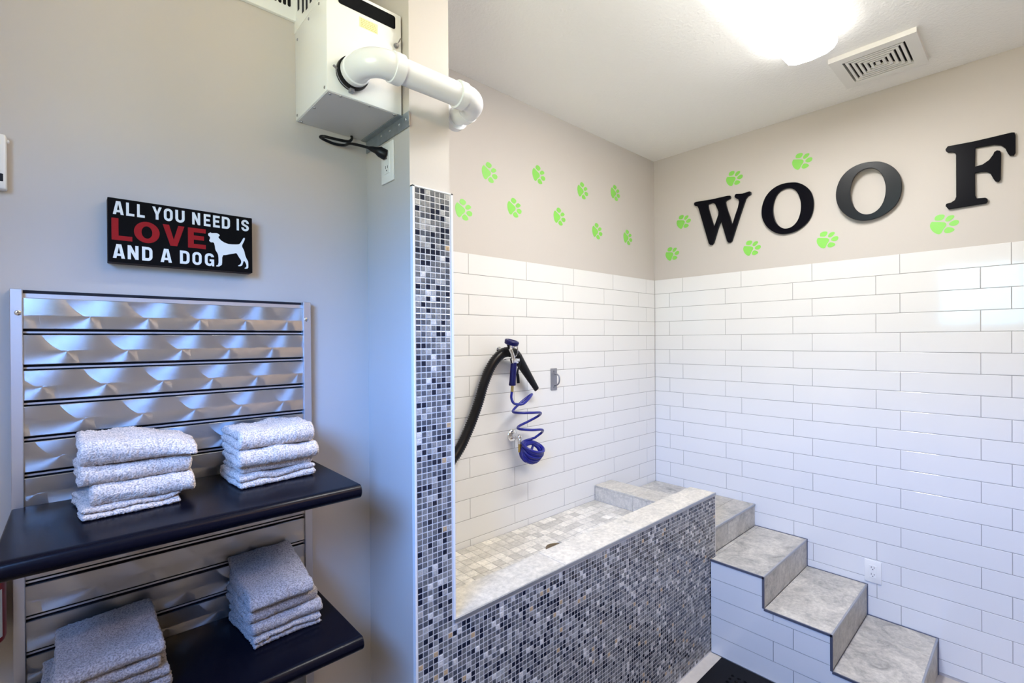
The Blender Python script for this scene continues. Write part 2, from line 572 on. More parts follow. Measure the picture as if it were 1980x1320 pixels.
def tile_field(name, to3, ulen, z0, offs, u_start=0.0, h=0.0015):
    """running-bond wall tiles between TTOP and z0"""
    bm = B()
    j = 0
    g = 0.0013
    while TTOP - j * PITCH > z0 + 0.01:
        v1 = TTOP - j * PITCH; v0 = max(z0, v1 - PITCH)
        o = offs[j % 2]
        us = [u_start] + [o + k * TLEN for k in range(-1, 14) if u_start + 0.01 < o + k * TLEN < ulen - 0.01] + [ulen]
        for a, b in zip(us, us[1:]):
            rect_tile(bm, to3, a + g, b - g, v0 + g, v1 - (g if j else 0), h, 0.0011, tilt=0.0016)
        j += 1
    return bm

# ================================================================== THE SETTING
def quad_box(name, m, *a, **k):
    bm = B(); box(bm, *a, **k)
    return struct(obj(name, bm, m, sm=False))

quad_box('floor', M_FLOOR, XW - 0.1, 0.1, YS - 0.1, 0.1, -0.1, FLOOR)
quad_box('ceiling', M_CEIL, XW - 0.1, 0.1, YS - 0.1, 0.1, CEIL, CEIL + 0.08)
quad_box('wall_back', M_PAINT, XP + 0.05, 0.1, 0.004, 0.1, FLOOR, CEIL)
quad_box('wall_right', M_PAINT, 0.004, 0.1, YS, 0.004, FLOOR, CEIL)
quad_box('wall_left', M_PAINT, XW, XP, YL, YL + 0.1, FLOOR, CEIL)
quad_box('wall_partition', M_PAINT, XP, XQ - 0.0035, -0.705, 0.004, FLOOR, CEIL)
quad_box('wall_front', M_PAINT, XW, 0.004, YS - 0.1, YS, FLOOR, CEIL)

# window wall with a real opening
bm = B()
box(bm, XW - 0.12, XW, YS, WIN_Y0, FLOOR, CEIL)
box(bm, XW - 0.12, XW, WIN_Y1, YL, FLOOR, CEIL)
box(bm, XW - 0.12, XW, WIN_Y0, WIN_Y1, FLOOR, WIN_Z0)
box(bm, XW - 0.12, XW, WIN_Y0, WIN_Y1, WIN_Z1, CEIL)
struct(obj('wall_window', bm, M_PAINT, sm=False))
bm = B()
fx0, fx1 = XW - 0.075, XW - 0.035
box(bm, fx0, fx1, WIN_Y0, WIN_Y1, WIN_Z0, WIN_Z0 + 0.03)
box(bm, fx0, fx1, WIN_Y0, WIN_Y1, WIN_Z1 - 0.03, WIN_Z1)
n_l = 3
for i in range(n_l + 1):
    y = WIN_Y1 + (WIN_Y0 - WIN_Y1) * i / n_l
    y = min(max(y, WIN_Y0 + 0.014), WIN_Y1 - 0.014)
    box(bm, fx0, fx1, y - 0.014, y + 0.014, WIN_Z0, WIN_Z1)
win = struct(obj('window_1', bm, M_PLASTIC, sm=False))
for i in range(n_l):
    ya = WIN_Y1 + (WIN_Y0 - WIN_Y1) * i / n_l; yb = WIN_Y1 + (WIN_Y0 - WIN_Y1) * (i + 1) / n_l
    bm = B(); box(bm, XW - 0.057, XW - 0.053, yb + 0.012, ya - 0.012, WIN_Z0 + 0.028, WIN_Z1 - 0.028)
    obj('window_pane', bm, M_GLASS, win, sm=False)

# tiling: a grout bed and individually set, slightly uneven tiles
def tiled(name, to3, ulen, z0, offs, u_start=0.0):
    bm = tile_field(name, to3, ulen, z0, offs, u_start)
    t = struct(obj(name, bm, M_TILE, sm=False, recalc=True))
    return t
def bed(parent, *a):
    bm = B(); box(bm, *a)
    return obj('grout_bed', bm, M_GROUT, parent, sm=False)

t = tiled('trim_1', lambda u, v, h: Vector((-h + 0.0015, -u, v)), -YS, 0.0, (0.2189, 0.1179))
bed(t, 0.0015, 0.004, YS, 0.0, 0.0, TTOP)
t = tiled('trim_2', lambda u, v, h: Vector((-u, -h + 0.0015, v)), -XQ, 0.60, (0.1131, 0.2112))
bed(t, XQ, 0.0, 0.0015, 0.004, 0.60, TTOP)
t = tiled('trim_3', lambda u, v, h: Vector((XQ - 0.0015 + h, -u, v)), 0.700, 0.60, (0.15, 0.30))
bed(t, XQ - 0.0035, XQ - 0.0015, -0.700, 0.0, 0.60, TTOP)

# ---- mosaic
MP = 0.0169
def mosaic(bm, x0, x1, z0, z1, ztop=2.0905):
    """small square tiles on the plane y = YF, counted from the top left corner"""
    lay = bm.faces.layers.float.new('tone') if 'tone' not in bm.faces.layers.float.keys() else bm.faces.layers.float['tone']
    xs = -2.4395
    nx0 = int(round((x0 - xs) / MP)); nx1 = int((x1 - xs) / MP + 0.05)
    to3 = lambda u, v, h: Vector((u, YF + 0.002 - h, v))
    for i in range(nx0, nx1):
        for j in range(0, 140):
            zb = ztop - (j + 1) * MP; zt = ztop - j * MP
            if zt > z1 + 0.002: continue
            if zb < z0 - 0.002: break
            g = 0.0015
            a = xs + i * MP
            rect_tile(bm, to3, a + g, a + MP - g, zb + g, zt - g, 0.002, 0.0009, random.random(), lay, tilt=0.02)

CURB_Z = 0.823
bm = B(); mosaic(bm, -2.4395, -2.3212, FLOOR + 0.001, 2.0905)
pm = struct(obj('trim_4', bm, M_MOSAIC, sm=False))
bm = B(); box(bm, XP + 0.006, XQ - 0.007, YF + 0.0012, -0.705, CURB_Z - 0.012, 2.092); box(bm, XP + 0.006, XQ, YF + 0.0012, -0.705, FLOOR, CURB_Z - 0.012)
obj('grout_bed', bm, M_MGROUT, pm, sm=False)
bm = B(); box(bm, XP + 0.0005, XP + 0.007, YF - 0.001, -0.7045, FLOOR, 2.094); box(bm, XP + 0.0005, XQ, YF - 0.001, -0.7045, 2.0905, 2.0945)
box(bm, XQ - 0.007, XQ, YF - 0.001, -0.7, CURB_Z, 2.0945)
obj('edge_trim', bm, M_TRIMW, pm, sm=False)

# ================================================================== WASH TUB
tub = thing('dog_wash_tub', 'raised dog wash tub with mosaic front and grey stone curb, between partition and stairs', 'tub', (-1.45, -0.36, FLOOR))
CX1 = -0.59
bm = B(); box(bm, XQ + 0.0005, CX1, YF + 0.0012, -0.575, FLOOR, CURB_Z - 0.012)
obj('curb_wall', bm, M_MGROUT, tub, sm=False)
bm = B(); mosaic(bm, -2.3212, CX1, FLOOR + 0.001, CURB_Z - 0.010)
obj('mosaic_front', bm, M_MOSAIC, tub, sm=False, label='mosaic front of small grey and black glass tiles')

def stone_slabs(bm, slabs, gap=0.0009, bev=0.0012):
    """slabs = [(x0,x1,y0,y1,z0,z1)], each with its own tone"""
    lay = bm.faces.layers.float.new('tone') if 'tone' not in bm.faces.layers.float.keys() else bm.faces.layers.float['tone']
    for s in slabs:
        b2 = B(); box(b2, s[0] + gap, s[1] - gap, s[2] + gap, s[3] - gap, s[4], s[5], bev, 1)
        n0 = len(bm.faces)
        vm = {v: bm.verts.new(v.co) for v in b2.verts}
        t = random.random()
        for f in b2.faces:
            nf = bm.faces.new([vm[v] for v in f.verts]); nf[lay] = t
        b2.free()

bm = B()
xs = [XQ, -1.81, -1.343, -0.88, CX1]
stone_slabs(bm, [(a, b, YF + 0.002, -0.572, CURB_Z - 0.012, CURB_Z) for a, b in zip(xs, xs[1:])])
stone_slabs(bm, [(a, b, -0.575, -0.563, 0.62, CURB_Z - 0.0125) for a, b in zip(xs, xs[1:])])
obj('stone_curb', bm, M_CURB, tub, sm=False, label='grey stone curb on top of the tub front, coloured lighter for lamplight')
bm = B(); box(bm, XQ - 0.006, CX1, YF - 0.003, YF + 0.003, CURB_Z - 0.011, CURB_Z + 0.0012, 0.001, 1)
obj('edge_trim', bm, M_TRIMG, tub, sm=False)
bm = B()
stone_slabs(bm, [(-0.725, -0.713, -0.563, -0.282, 0.62, 0.723), (-0.725, -0.713, -0.282, -0.003, 0.62, 0.723),
                 (-0.725, -0.55, -0.563, -0.30, 0.7235, 0.735), (-0.725, -0.55, -0.30, -0.003, 0.7235, 0.735),
                 (-0.562, -0.55, -0.563, -0.30, 0.60, 0.723), (-0.562, -0.55, -0.30, -0.003, 0.60, 0.723)])
box(bm, -0.713, -0.562, -0.56, -0.003, 0.5, 0.7225)
obj('end_curb', bm, M_CURB, tub, sm=False, label='low stone curb closing the stair end of the basin')

# basin floor: 5 cm stone mosaic falling gently to the drain
DR = Vector((-1.41, -0.302, 0.0))
def zf(x, y):
    d = sqrt((x - DR.x) ** 2 + (y - DR.y) ** 2)
    return 0.633 + 0.007 * min(1.0, d / 0.5)
bm = B()
lay = bm.faces.layers.float.new('tone')
TP = 0.051
ny = int(0.563 / TP); nx = int((-0.725 - XQ) / TP)
for i in range(nx + 1):
    for j in range(ny + 1):
        a, b = XQ + i * TP, min(XQ + (i + 1) * TP, -0.726); c, d = -0.004 - (j + 1) * TP, -0.004 - j * TP
        c = max(c, -0.562)
        if b - a < 0.008 or d - c < 0.008: continue
        cx, cy = (a + b) / 2, (c + d) / 2
        if (cx - DR.x) ** 2 + (cy - DR.y) ** 2 < 0.055 ** 2: continue
        g = 0.0011
        rect_tile(bm, lambda u, v, h: Vector((u, v, zf(u, v) + h)), a + g, b - g, c + g, d - g, 0.0018, 0.001, random.random(), lay)
obj('basin_floor', bm, M_BASIN, tub, sm=False, label='basin floor of small square stone tiles')
bm = B()
N = 24; M_ = 10
vv = [[bm.verts.new((XQ + (-0.725 - XQ) * i / N, -0.563 * j / M_, zf(XQ + (-0.725 - XQ) * i / N, -0.563 * j / M_) + 0.0004)) for j in range(M_ + 1)] for i in range(N + 1)]
for i in range(N):
    for j in range(M_):
        bm.faces.new((vv[i][j], vv[i + 1][j], vv[i + 1][j + 1], vv[i][j + 1]))
obj('basin_grout', bm, M_GROUT, tub, sm=False)
bm = B()
zd = zf(DR.x, DR.y) + 0.001
lathe(bm, (DR.x, DR.y, zd), (0, 0, 1), [(0, 0.054), (0.003, 0.054), (0.004, 0.050), (0.002, 0.047), (0.0015, 0.01)], 32)
for k in range(24):
    a = 2 * pi * k / 24; r = 0.036 if k % 2 else 0.022
    lathe(bm, (DR.x + r * cos(a), DR.y + r * sin(a), zd + 0.0015), (0, 0, 1), [(0, 0.0035), (0.0018, 0.003)], 8)
obj('drain', bm, M_DRAIN, tub, label='round bronze floor drain')

# ================================================================== STAIRS
stairs = thing('stairs', 'grey stone steps with white tiled side climbing beside the right wall to the tub', 'stairs', (-0.33, -1.12, FLOOR))
SX = -0.655
steps = [(-0.697, 0.618), (-0.985, 0.483), (-1.272, 0.328), (-1.558, 0.165)]   # front edge y and height of landing and treads
zs_ = [0.618, 0.483, 0.328, 0.165, FLOOR]
# core
bm = B()
box(bm, -0.586, -0.004, -0.690, -0.565, FLOOR, 0.606); box(bm, -0.549, -0.004, -0.565, -0.004, FLOOR, 0.606)
yb = -0.719
for (y0, z) in steps[1:]:
    box(bm, SX + 0.006, -0.004, y0 + 0.010, yb, FLOOR, z - 0.011)
    yb = y0 + 0.010
obj('core', bm, M_GROUT, stairs, sm=False)
# treads
bm = B()
stone_slabs(bm, [(-0.549, -0.2, -0.30, -0.003, 0.606, 0.618), (-0.2, -0.0025, -0.30, -0.003, 0.606, 0.618),
                 (-0.587, -0.0025, -0.697, -0.5645, 0.606, 0.618), (-0.549, -0.0025, -0.5645, -0.30, 0.606, 0.618)])
obj('landing', bm, M_STONE, stairs, sm=False, label='top landing level with the basin')
for k, ((ya, za), (y0, z)) in enumerate(zip(steps, steps[1:])):
    bm = B()
    if k == 2:
        sl = [(SX, -0.203, y0, ya, z - 0.011, z), (-0.203, -0.0025, y0, ya, z - 0.011, z)]
    elif k == 0:
        sl = [(SX, -0.587, y0, -0.719, z - 0.011, z), (-0.587, -0.0025, y0, ya + 0.001, z - 0.011, z)]
        sl = [(SX, -0.0025, y0, -0.719, z - 0.011, z), (-0.586, -0.0025, -0.720, ya, z - 0.011, z)]
    else:
        sl = [(SX, -0.0025, y0, ya, z - 0.011, z)]
    stone_slabs(bm, sl)
    obj('tread', bm, M_STONE, stairs, sm=False)
splits = [-0.384, -0.30, -0.387, -0.31]
for k, (y0, z) in enumerate(steps):
    bm = B()
    zlo = zs_[k + 1]
    xa = SX if k else -0.587
    stone_slabs(bm, [(xa, splits[k], y0, y0 + 0.010, zlo, z - 0.0115), (splits[k], -0.0025, y0, y0 + 0.010, zlo, z - 0.0115)])
    obj('riser', bm, M_STONE, stairs, sm=False)
    bm = B(); box(bm, xa, -0.0025, y0 - 0.0022, y0 + 0.006, z - 0.010, z + 0.0012, 0.001, 1)
    obj('nosing_trim', bm, M_TRIMG, stairs, sm=False)
# tiled side
poly = [(0.719, FLOOR), (0.719, 0.483), (0.985, 0.483), (0.985, 0.328), (1.272, 0.328), (1.272, 0.165), (1.558, 0.165), (1.558, FLOOR)]
bm = B()
off = (0.73, 0.73 + TLEN * 0.66)
# courses follow the photograph: joint heights measured on the side, coursing down from the tread
zj = [0.483 - 0.0985 * k for k in range(0, 7)]
for j in range(5):
    v1, v0 = zj[j], max(FLOOR, zj[j + 1])
    o = (1.115, 1.027)[j % 2]
    us = [0.719] + [o + k * TLEN for k in range(-2, 4) if 0.74 < o + k * TLEN < 1.55 and j] + [1.558]
    for a, b in zip(us, us[1:]):
        q = clip_rect(poly, a + 0.0013, b - 0.0013, v0 + 0.0013, v1 - 0.0013)
        if len(q) < 3: continue
        lo = [bm.verts.new((SX + 0.0005, -p[0], p[1])) for p in q]
        hi = [bm.verts.new((SX - 0.0012, -p[0], p[1])) for p in q]
        bm.faces.new(hi)
        for i in range(len(q)):
            bm.faces.new((lo[i], lo[(i + 1) % len(q)], hi[(i + 1) % len(q)], hi[i]))
bmesh.ops.recalc_face_normals(bm, faces=bm.faces[:])
obj('tiled_side', bm, M_TILE, stairs, sm=False, label='white tiled side of the steps')
bm = B()
ya = 0.719
for (y0, z) in steps[1:]:
    box(bm, SX - 0.003, SX + 0.004, y0, -ya, z - 0.010, z + 0.001)
    ya = -y0
for (y0, z), zl in zip(steps[1:], zs_[2:]):
    box(bm, SX - 0.003, SX + 0.003, y0 - 0.0025, y0 + 0.008, zl, z)
ya = 0.719
obj('side_trim', bm, M_TRIMD, stairs, sm=False, label='dark metal strip edging the steps')
bm = B()
ya = 0.697
for (y0, z), zl in zip(steps[1:], zs_[2:]):
    box(bm, -0.0045, -0.0012, y0, -ya, z, z + 0.0035)
    box(bm, -0.0045, -0.0012, y0 - 0.004, y0 - 0.0005, zl, z + 0.0035)
    ya = -y0
obj('wall_trim', bm, M_TRIMD, stairs, sm=False, label='dark strip where the steps meet the wall')

# ================================================================== FLOOR MAT
bm = B()
mx0, mx1, my0, my1, mz0, mz1 = -3.30, -0.672, -2.90, -0.782, FLOOR + 0.0005, FLOOR + 0.012
hx0, hx1, hy0, hy1 = mx0 + 0.055, mx1 - 0.055, my0 + 0.055, my1 - 0.055
cx_n = int((hx1 - hx0) / 0.03); cy_n = int((hy1 - hy0) / 0.03)
hx1 = hx0 + cx_n * 0.03; hy1 = hy0 + cy_n * 0.03
cache = {}
def V(x, y, z):
    k = (round(x, 5), round(y, 5), round(z, 5))
    if k not in cache: cache[k] = bm.verts.new((x, y, z))
    return cache[k]
for i in range(cx_n):
    for j in range(cy_n):
        a, c = hx0 + i * 0.03, hy0 + j * 0.03
        ring_o = [(a, c), (a + 0.015, c), (a + 0.03, c), (a + 0.03, c + 0.015), (a + 0.03, c + 0.03), (a + 0.015, c + 0.03), (a, c + 0.03), (a, c + 0.015)]
        ctr = (a + 0.015, c + 0.015); r = 0.0085
        ring_i = [(ctr[0] + r * cos(-3 * pi / 4 + k * pi / 4), ctr[1] + r * sin(-3 * pi / 4 + k * pi / 4)) for k in range(8)]
        for k in range(8):
            k2 = (k + 1) % 8
            bm.faces.new((V(*ring_o[k], mz1), V(*ring_o[k2], mz1), V(*ring_i[k2], mz1), V(*ring_i[k], mz1)))
            bm.faces.new((V(*ring_i[k], mz1), V(*ring_i[k2], mz1), V(*ring_i[k2], mz0), V(*ring_i[k], mz0)))
box(bm, mx0, mx1, hy1, my1, mz0, mz1); box(bm, mx0, mx1, my0, hy0, mz0, mz1)
box(bm, mx0, hx0, hy0, hy1, mz0, mz1); box(bm, hx1, mx1, hy0, hy1, mz0, mz1)
tag(obj('rubber_mat', bm, M_RUBBER, sm=False, recalc=False, loc=(-1.99, -1.84, FLOOR)), 'black rubber floor mat with round drainage holes, at the foot of the tub', 'mat')

# ------------------------------------------------------------------ outlines measured on the walls
D_W = [(-0.3124, 2.5877), (-0.3258, 2.5911), (-0.4273, 2.5847), (-0.5395, 2.5843), (-0.5561, 2.5811), (-0.5600, 2.5720), (-0.5575, 2.5613), (-0.5317, 2.5539), (-0.5271, 2.5458), (-0.5307, 2.5251), (-0.5420, 2.4831), (-0.5568, 2.4375), (-0.5692, 2.3912), (-0.5868, 2.4468), (-0.6047, 2.4943), (-0.6123, 2.5287), (-0.6080, 2.5462), (-0.5903, 2.5582), (-0.5844, 2.5680), (-0.5875, 2.5809), (-0.5964, 2.5834), (-0.6315, 2.5768), (-0.6774, 2.5809), (-0.6859, 2.5745), (-0.6853, 2.5585), (-0.6659, 2.5511), (-0.6544, 2.5374), (-0.6442, 2.5099), (-0.6191, 2.4404), (-0.5892, 2.3528), (-0.5665, 2.2840), (-0.5560, 2.2780), (-0.5424, 2.2801), (-0.5349, 2.2905), (-0.5139, 2.3660), (-0.4957, 2.4293), (-0.4768, 2.3817), (-0.4479, 2.2932), (-0.4368, 2.2809), (-0.4208, 2.2833), (-0.4128, 2.2955), (-0.3778, 2.4214), (-0.3423, 2.5460), (-0.3340, 2.5606), (-0.3190, 2.5653), (-0.3123, 2.5732)]
D_WH = [(-0.4095, 2.5556), (-0.4399, 2.5600), (-0.4573, 2.5485), (-0.4713, 2.5160), (-0.4799, 2.4926), (-0.4788, 2.4742), (-0.4645, 2.4367), (-0.4501, 2.3983), (-0.4298, 2.4683), (-0.4141, 2.5248)]
D_O1 = [(-0.9203, 2.5773), (-0.9452, 2.5706), (-0.9722, 2.5543), (-0.9988, 2.5288), (-1.0190, 2.4969), (-1.0295, 2.4567), (-1.0317, 2.4239), (-1.0268, 2.3817), (-1.0124, 2.3440), (-0.9858, 2.3137), (-0.9489, 2.2901), (-0.9089, 2.2790), (-0.8681, 2.2789), (-0.8317, 2.2907), (-0.7973, 2.3165), (-0.7679, 2.3534), (-0.7504, 2.3972), (-0.7465, 2.4386), (-0.7522, 2.4809), (-0.7687, 2.5235), (-0.7985, 2.5569), (-0.8357, 2.5765), (-0.8772, 2.5832)]
D_O1H = [(-0.9025, 2.5491), (-0.9277, 2.5362), (-0.9474, 2.5108), (-0.9608, 2.4720), (-0.9663, 2.4324), (-0.9617, 2.3840), (-0.9467, 2.3429), (-0.9217, 2.3170), (-0.8938, 2.3086), (-0.8657, 2.3145), (-0.8372, 2.3408), (-0.8203, 2.3837), (-0.8125, 2.4309), (-0.8167, 2.4756), (-0.8301, 2.5153), (-0.8512, 2.5388), (-0.8770, 2.5496)]
D_F = [(-1.5941, 2.5709), (-1.6023, 2.5825), (-1.6972, 2.5780), (-1.8171, 2.5800), (-1.8262, 2.5771), (-1.8291, 2.5630), (-1.8289, 2.4846), (-1.8239, 2.4745), (-1.8108, 2.4768), (-1.8047, 2.4888), (-1.7966, 2.5147), (-1.7822, 2.5323), (-1.7614, 2.5416), (-1.6988, 2.5465), (-1.6973, 2.4580), (-1.7229, 2.4615), (-1.7443, 2.4766), (-1.7571, 2.4968), (-1.7613, 2.5089), (-1.7697, 2.5133), (-1.7801, 2.5084), (-1.7838, 2.4949), (-1.7818, 2.3773), (-1.7756, 2.3676), (-1.7651, 2.3711), (-1.7578, 2.3864), (-1.7484, 2.4127), (-1.7357, 2.4235), (-1.7163, 2.4286), (-1.6972, 2.4276), (-1.6976, 2.3226), (-1.7030, 2.3077), (-1.7311, 2.3045), (-1.7385, 2.2983), (-1.7396, 2.2861), (-1.7342, 2.2782), (-1.6037, 2.2766), (-1.5933, 2.2945), (-1.5957, 2.3050), (-1.6131, 2.3075), (-1.6270, 2.3169), (-1.6316, 2.3315), (-1.6317, 2.5301), (-1.6287, 2.5419), (-1.6207, 2.5489), (-1.6022, 2.5528), (-1.5952, 2.5611)]
D_PAD = [(-0.0473, 0.0222), (-0.0368, 0.0197), (-0.0129, 0.0149), (0.0013, 0.0110), (0.0076, 0.0035), (0.0076, -0.0049), (0.0028, -0.0136), (-0.0043, -0.0229), (-0.0083, -0.0349), (-0.0146, -0.0433), (-0.0218, -0.0442), (-0.0314, -0.0394), (-0.0426, -0.0279), (-0.0507, -0.0126), (-0.0539, 0.0009), (-0.0522, 0.0134)]
D_T1 = [(-0.0368, 0.0341), (-0.0343, 0.0443), (-0.0263, 0.0507), (-0.0128, 0.0522), (-0.0001, 0.0482), (0.0022, 0.0414), (-0.0018, 0.0305), (-0.0097, 0.0225), (-0.0208, 0.0230), (-0.0344, 0.0261)]
D_T2 = [(0.0029, 0.0233), (0.0085, 0.0338), (0.0171, 0.0405), (0.0287, 0.0409), (0.0364, 0.0378), (0.0364, 0.0305), (0.0294, 0.0214), (0.0201, 0.0137), (0.0100, 0.0120), (0.0037, 0.0163)]
D_T3 = [(0.0162, -0.0002), (0.0201, 0.0064), (0.0294, 0.0130), (0.0417, 0.0154), (0.0516, 0.0109), (0.0531, 0.0023), (0.0493, -0.0073), (0.0401, -0.0129), (0.0278, -0.0123), (0.0185, -0.0069)]
D_T4 = [(-0.0027, -0.0316), (0.0028, -0.0209), (0.0099, -0.0148), (0.0177, -0.0152), (0.0293, -0.0204), (0.0370, -0.0280), (0.0362, -0.0341), (0.0277, -0.0410), (0.0153, -0.0447), (0.0027, -0.0420)]
D_PAWR = [(-0.5787, 2.6890), (-0.9685, 2.6899), (-0.2288, 2.4742), (-0.1410, 2.2620), (-0.6850, 2.2231), (-1.0943, 2.2101), (-1.5875, 2.2077)]
D_PAWB = [(-1.5649, 2.5155), (-1.2036, 2.5866), (-0.8150, 2.5751), (-0.4739, 2.6308), (-1.7319, 2.2945), (-1.3926, 2.3656), (-1.0316, 2.3786), (-0.6722, 2.3460), (-0.3329, 2.3532)]
D_DOG = [(-2.8954, 1.9330), (-2.8913, 1.9357), (-2.8902, 1.9372), (-2.8877, 1.9350), (-2.8780, 1.9368), (-2.8739, 1.9361), (-2.8697, 1.9332), (-2.8698, 1.9306), (-2.8728, 1.9280), (-2.8724, 1.9255), (-2.8676, 1.9201), (-2.8623, 1.9164), (-2.8562, 1.9137), (-2.8478, 1.9118), (-2.8258, 1.9141), (-2.8218, 1.9187), (-2.8178, 1.9268), (-2.8145, 1.9335), (-2.8113, 1.9330), (-2.8122, 1.9275), (-2.8154, 1.9200), (-2.8187, 1.9124), (-2.8179, 1.9080), (-2.8132, 1.8988), (-2.8113, 1.8874), (-2.8077, 1.8779), (-2.8041, 1.8720), (-2.8038, 1.8630), (-2.8039, 1.8527), (-2.8128, 1.8514), (-2.8124, 1.8537), (-2.8083, 1.8567), (-2.8083, 1.8635), (-2.8138, 1.8736), (-2.8158, 1.8690), (-2.8183, 1.8598), (-2.8223, 1.8571), (-2.8283, 1.8570), (-2.8278, 1.8584), (-2.8215, 1.8630), (-2.8202, 1.8721), (-2.8253, 1.8795), (-2.8292, 1.8871), (-2.8319, 1.8912), (-2.8378, 1.8887), (-2.8487, 1.8857), (-2.8549, 1.8833), (-2.8645, 1.8817), (-2.8649, 1.8560), (-2.8681, 1.8548), (-2.8711, 1.8515), (-2.8779, 1.8512), (-2.8782, 1.8534), (-2.8726, 1.8561), (-2.8728, 1.8795), (-2.8754, 1.8870), (-2.8798, 1.8934), (-2.8805, 1.9036), (-2.8830, 1.9128), (-2.8886, 1.9112), (-2.8926, 1.9141), (-2.8930, 1.9166), (-2.8911, 1.9203), (-2.8911, 1.9255), (-2.8947, 1.9275)]

# ================================================================== CEILING FIXTURES
def lamp(x0, x1, yc, label, lens_mat=M_LENS, side_mat=M_LENS_SIDE):
    """wraparound fluorescent fixture running along X, its end at x0"""
    z = CEIL
    r = thing('ceiling_light', label, 'light', ((x0 + x1) / 2, yc, z), 'fluorescent ceiling lights')
    bm = B(); box(bm, x1 + 0.002, x0 - 0.002, yc - 0.09, yc + 0.09, z - 0.014, z, 0.003, 1)
    obj('base_pan', bm, M_WHITE, r, sm=False)
    prof = [(-0.098, -0.012), (-0.103, -0.03), (-0.100, -0.045), (-0.088, -0.062), (-0.06, -0.074), (0, -0.079), (0.06, -0.074), (0.088, -0.062), (0.100, -0.045), (0.103, -0.03), (0.098, -0.012)]
    bm = B()
    xs = [x1, x1 + 0.004, x0 - 0.004, x0]
    sc = [0.97, 1.0, 1.0, 0.97]
    rings = [[bm.verts.new((x, yc + a * s, z + (b if s == 1.0 else b * 0.97))) for a, b in prof] for x, s in zip(xs, sc)]
    nl = len(prof) - 1
    for p, q in zip(rings, rings[1:]):
        for i in range(nl):
            f = bm.faces.new((p[i], p[i + 1], q[i + 1], q[i]))
            f.material_index = 1 if i < 3 or i > nl - 4 else 0
    for f in (bm.faces.new(rings[0]), bm.faces.new(rings[-1][::-1])):
        f.material_index = 1
    obj('lens', bm, [lens_mat, side_mat], r, ang=50, label='glowing white lens')
    for xe in (x0, x1):
        s = 1 if xe == x0 else -1
        bm = B()
        box(bm, xe, xe + s * 0.006, yc - 0.09, yc + 0.09, z - 0.045, z, 0.002, 1)
        obj('end_cap', bm, M_PLASTIC, r, sm=False)
    return r
lamp(-0.735, -1.955, -1.222, 'white fluorescent ceiling light beside the air vent, over the tub')
lamp(-1.45, -2.45, -2.60, 'added unseen fill light on the ceiling, nearer the front of the room', M_LENS_FILL, M_LENS_FILL)  # unseen fixture added as fill, to warm the left wall

# exhaust vent
v = thing('ceiling_vent', 'square white slatted air vent on the ceiling at the end of the light', 'vent', (-0.362, -1.395, CEIL))
vx0, vx1, vy0, vy1 = -0.53, -0.195, -1.555, -1.235
vz = CEIL - 0.022
gx0, gx1, gy0, gy1 = vx0 + 0.045, vx1 - 0.045, vy0 + 0.045, vy1 - 0.045
bm = B()
for a in ((vx0, gx0, vy0, vy1), (gx1, vx1, vy0, vy1), (gx0, gx1, vy0, gy0), (gx0, gx1, gy1, vy1)):
    box(bm, *a, vz, CEIL, 0.0)
bmesh.ops.remove_doubles(bm, verts=bm.verts[:], dist=1e-5)
obj('frame', bm, M_PLASTIC, v, sm=False)
bm = B(); box(bm, gx0, gx1, gy0, gy1, CEIL - 0.003, CEIL - 0.0005)
obj('duct_opening', bm, M_BLACK, v, sm=False)
bm = B()
n_r = 6
for k in range(n_r):
    t = k * 0.0195 + 0.009
    a0, a1, b0, b1 = gx0 + t, gx1 - t, gy0 + t, gy1 - t
    w = 0.0105
    if k == n_r - 1:
        box(bm, a0, a1, b0, b1, vz, vz + 0.003); break
    for q in ((a0, a0 + w, b0, b1), (a1 - w, a1, b0, b1), (a0 + w, a1 - w, b0, b0 + w), (a0 + w, a1 - w, b1 - w, b1)):
        box(bm, *q, vz + 0.001, vz + 0.010)
for s in (1, -1):       # diagonal ribs that carry the rings
    cx, cy = (gx0 + gx1) / 2, (gy0 + gy1) / 2
    for e in (1, -1):
        tube(bm, [(cx + e * 0.02, cy + s * e * 0.02, vz + 0.006), (gx1 if e > 0 else gx0, cy + s * e * (gy1 - cy), vz + 0.006)], 0.003, 6)
obj('louvre', bm, M_PLASTIC, v, sm=False)

# ================================================================== WALL LETTERS AND PAW PRINTS
def to_right(x): return lambda a, b: Vector((x, a, b))
def letter(loops, label, m=M_LETTER):
    # loops are (y, z) on the right wall; mirrored into the curve plane so that fronts face the room
    bm = B()
    outline(bm, [[(-p[0], p[1]) for p in lp] for lp in loops], lambda a, b: Vector((-0.012, -a, b)), 0.0155, (1, 0, 0), bev=0.0018)
    ys = [p[0] for p in loops[0]]; zz = [p[1] for p in loops[0]]
    o = obj('wall_letter', bm, m, sm=False, loc=(0.0, sum(ys) / len(ys), min(zz)), ang=30)
    return tag(o, label, 'letter', 'black wooden wall letters')
sw = smooth_loop(D_W, 1)
letter([D_W, D_WH], 'black letter W on the beige wall, first letter of WOOF')
letter([smooth_loop(D_O1, 2), smooth_loop(D_O1H, 2)], 'all black letter O right after the W on the wall')
sh = lambda lp: [(y - 0.3975, z + 0.004) for y, z in lp]
o2 = letter([smooth_loop(sh(D_O1), 2), smooth_loop(sh(D_O1H), 2)], 'black letter O with a greyish sheen, right before the F', M_LETTER_SHEEN)
o2.rotation_euler = (0, radians(-5.0), radians(4.0))      # hangs a little away from the wall
o2.location.x -= 0.011
letter([D_F], 'black letter F, last letter of WOOF')

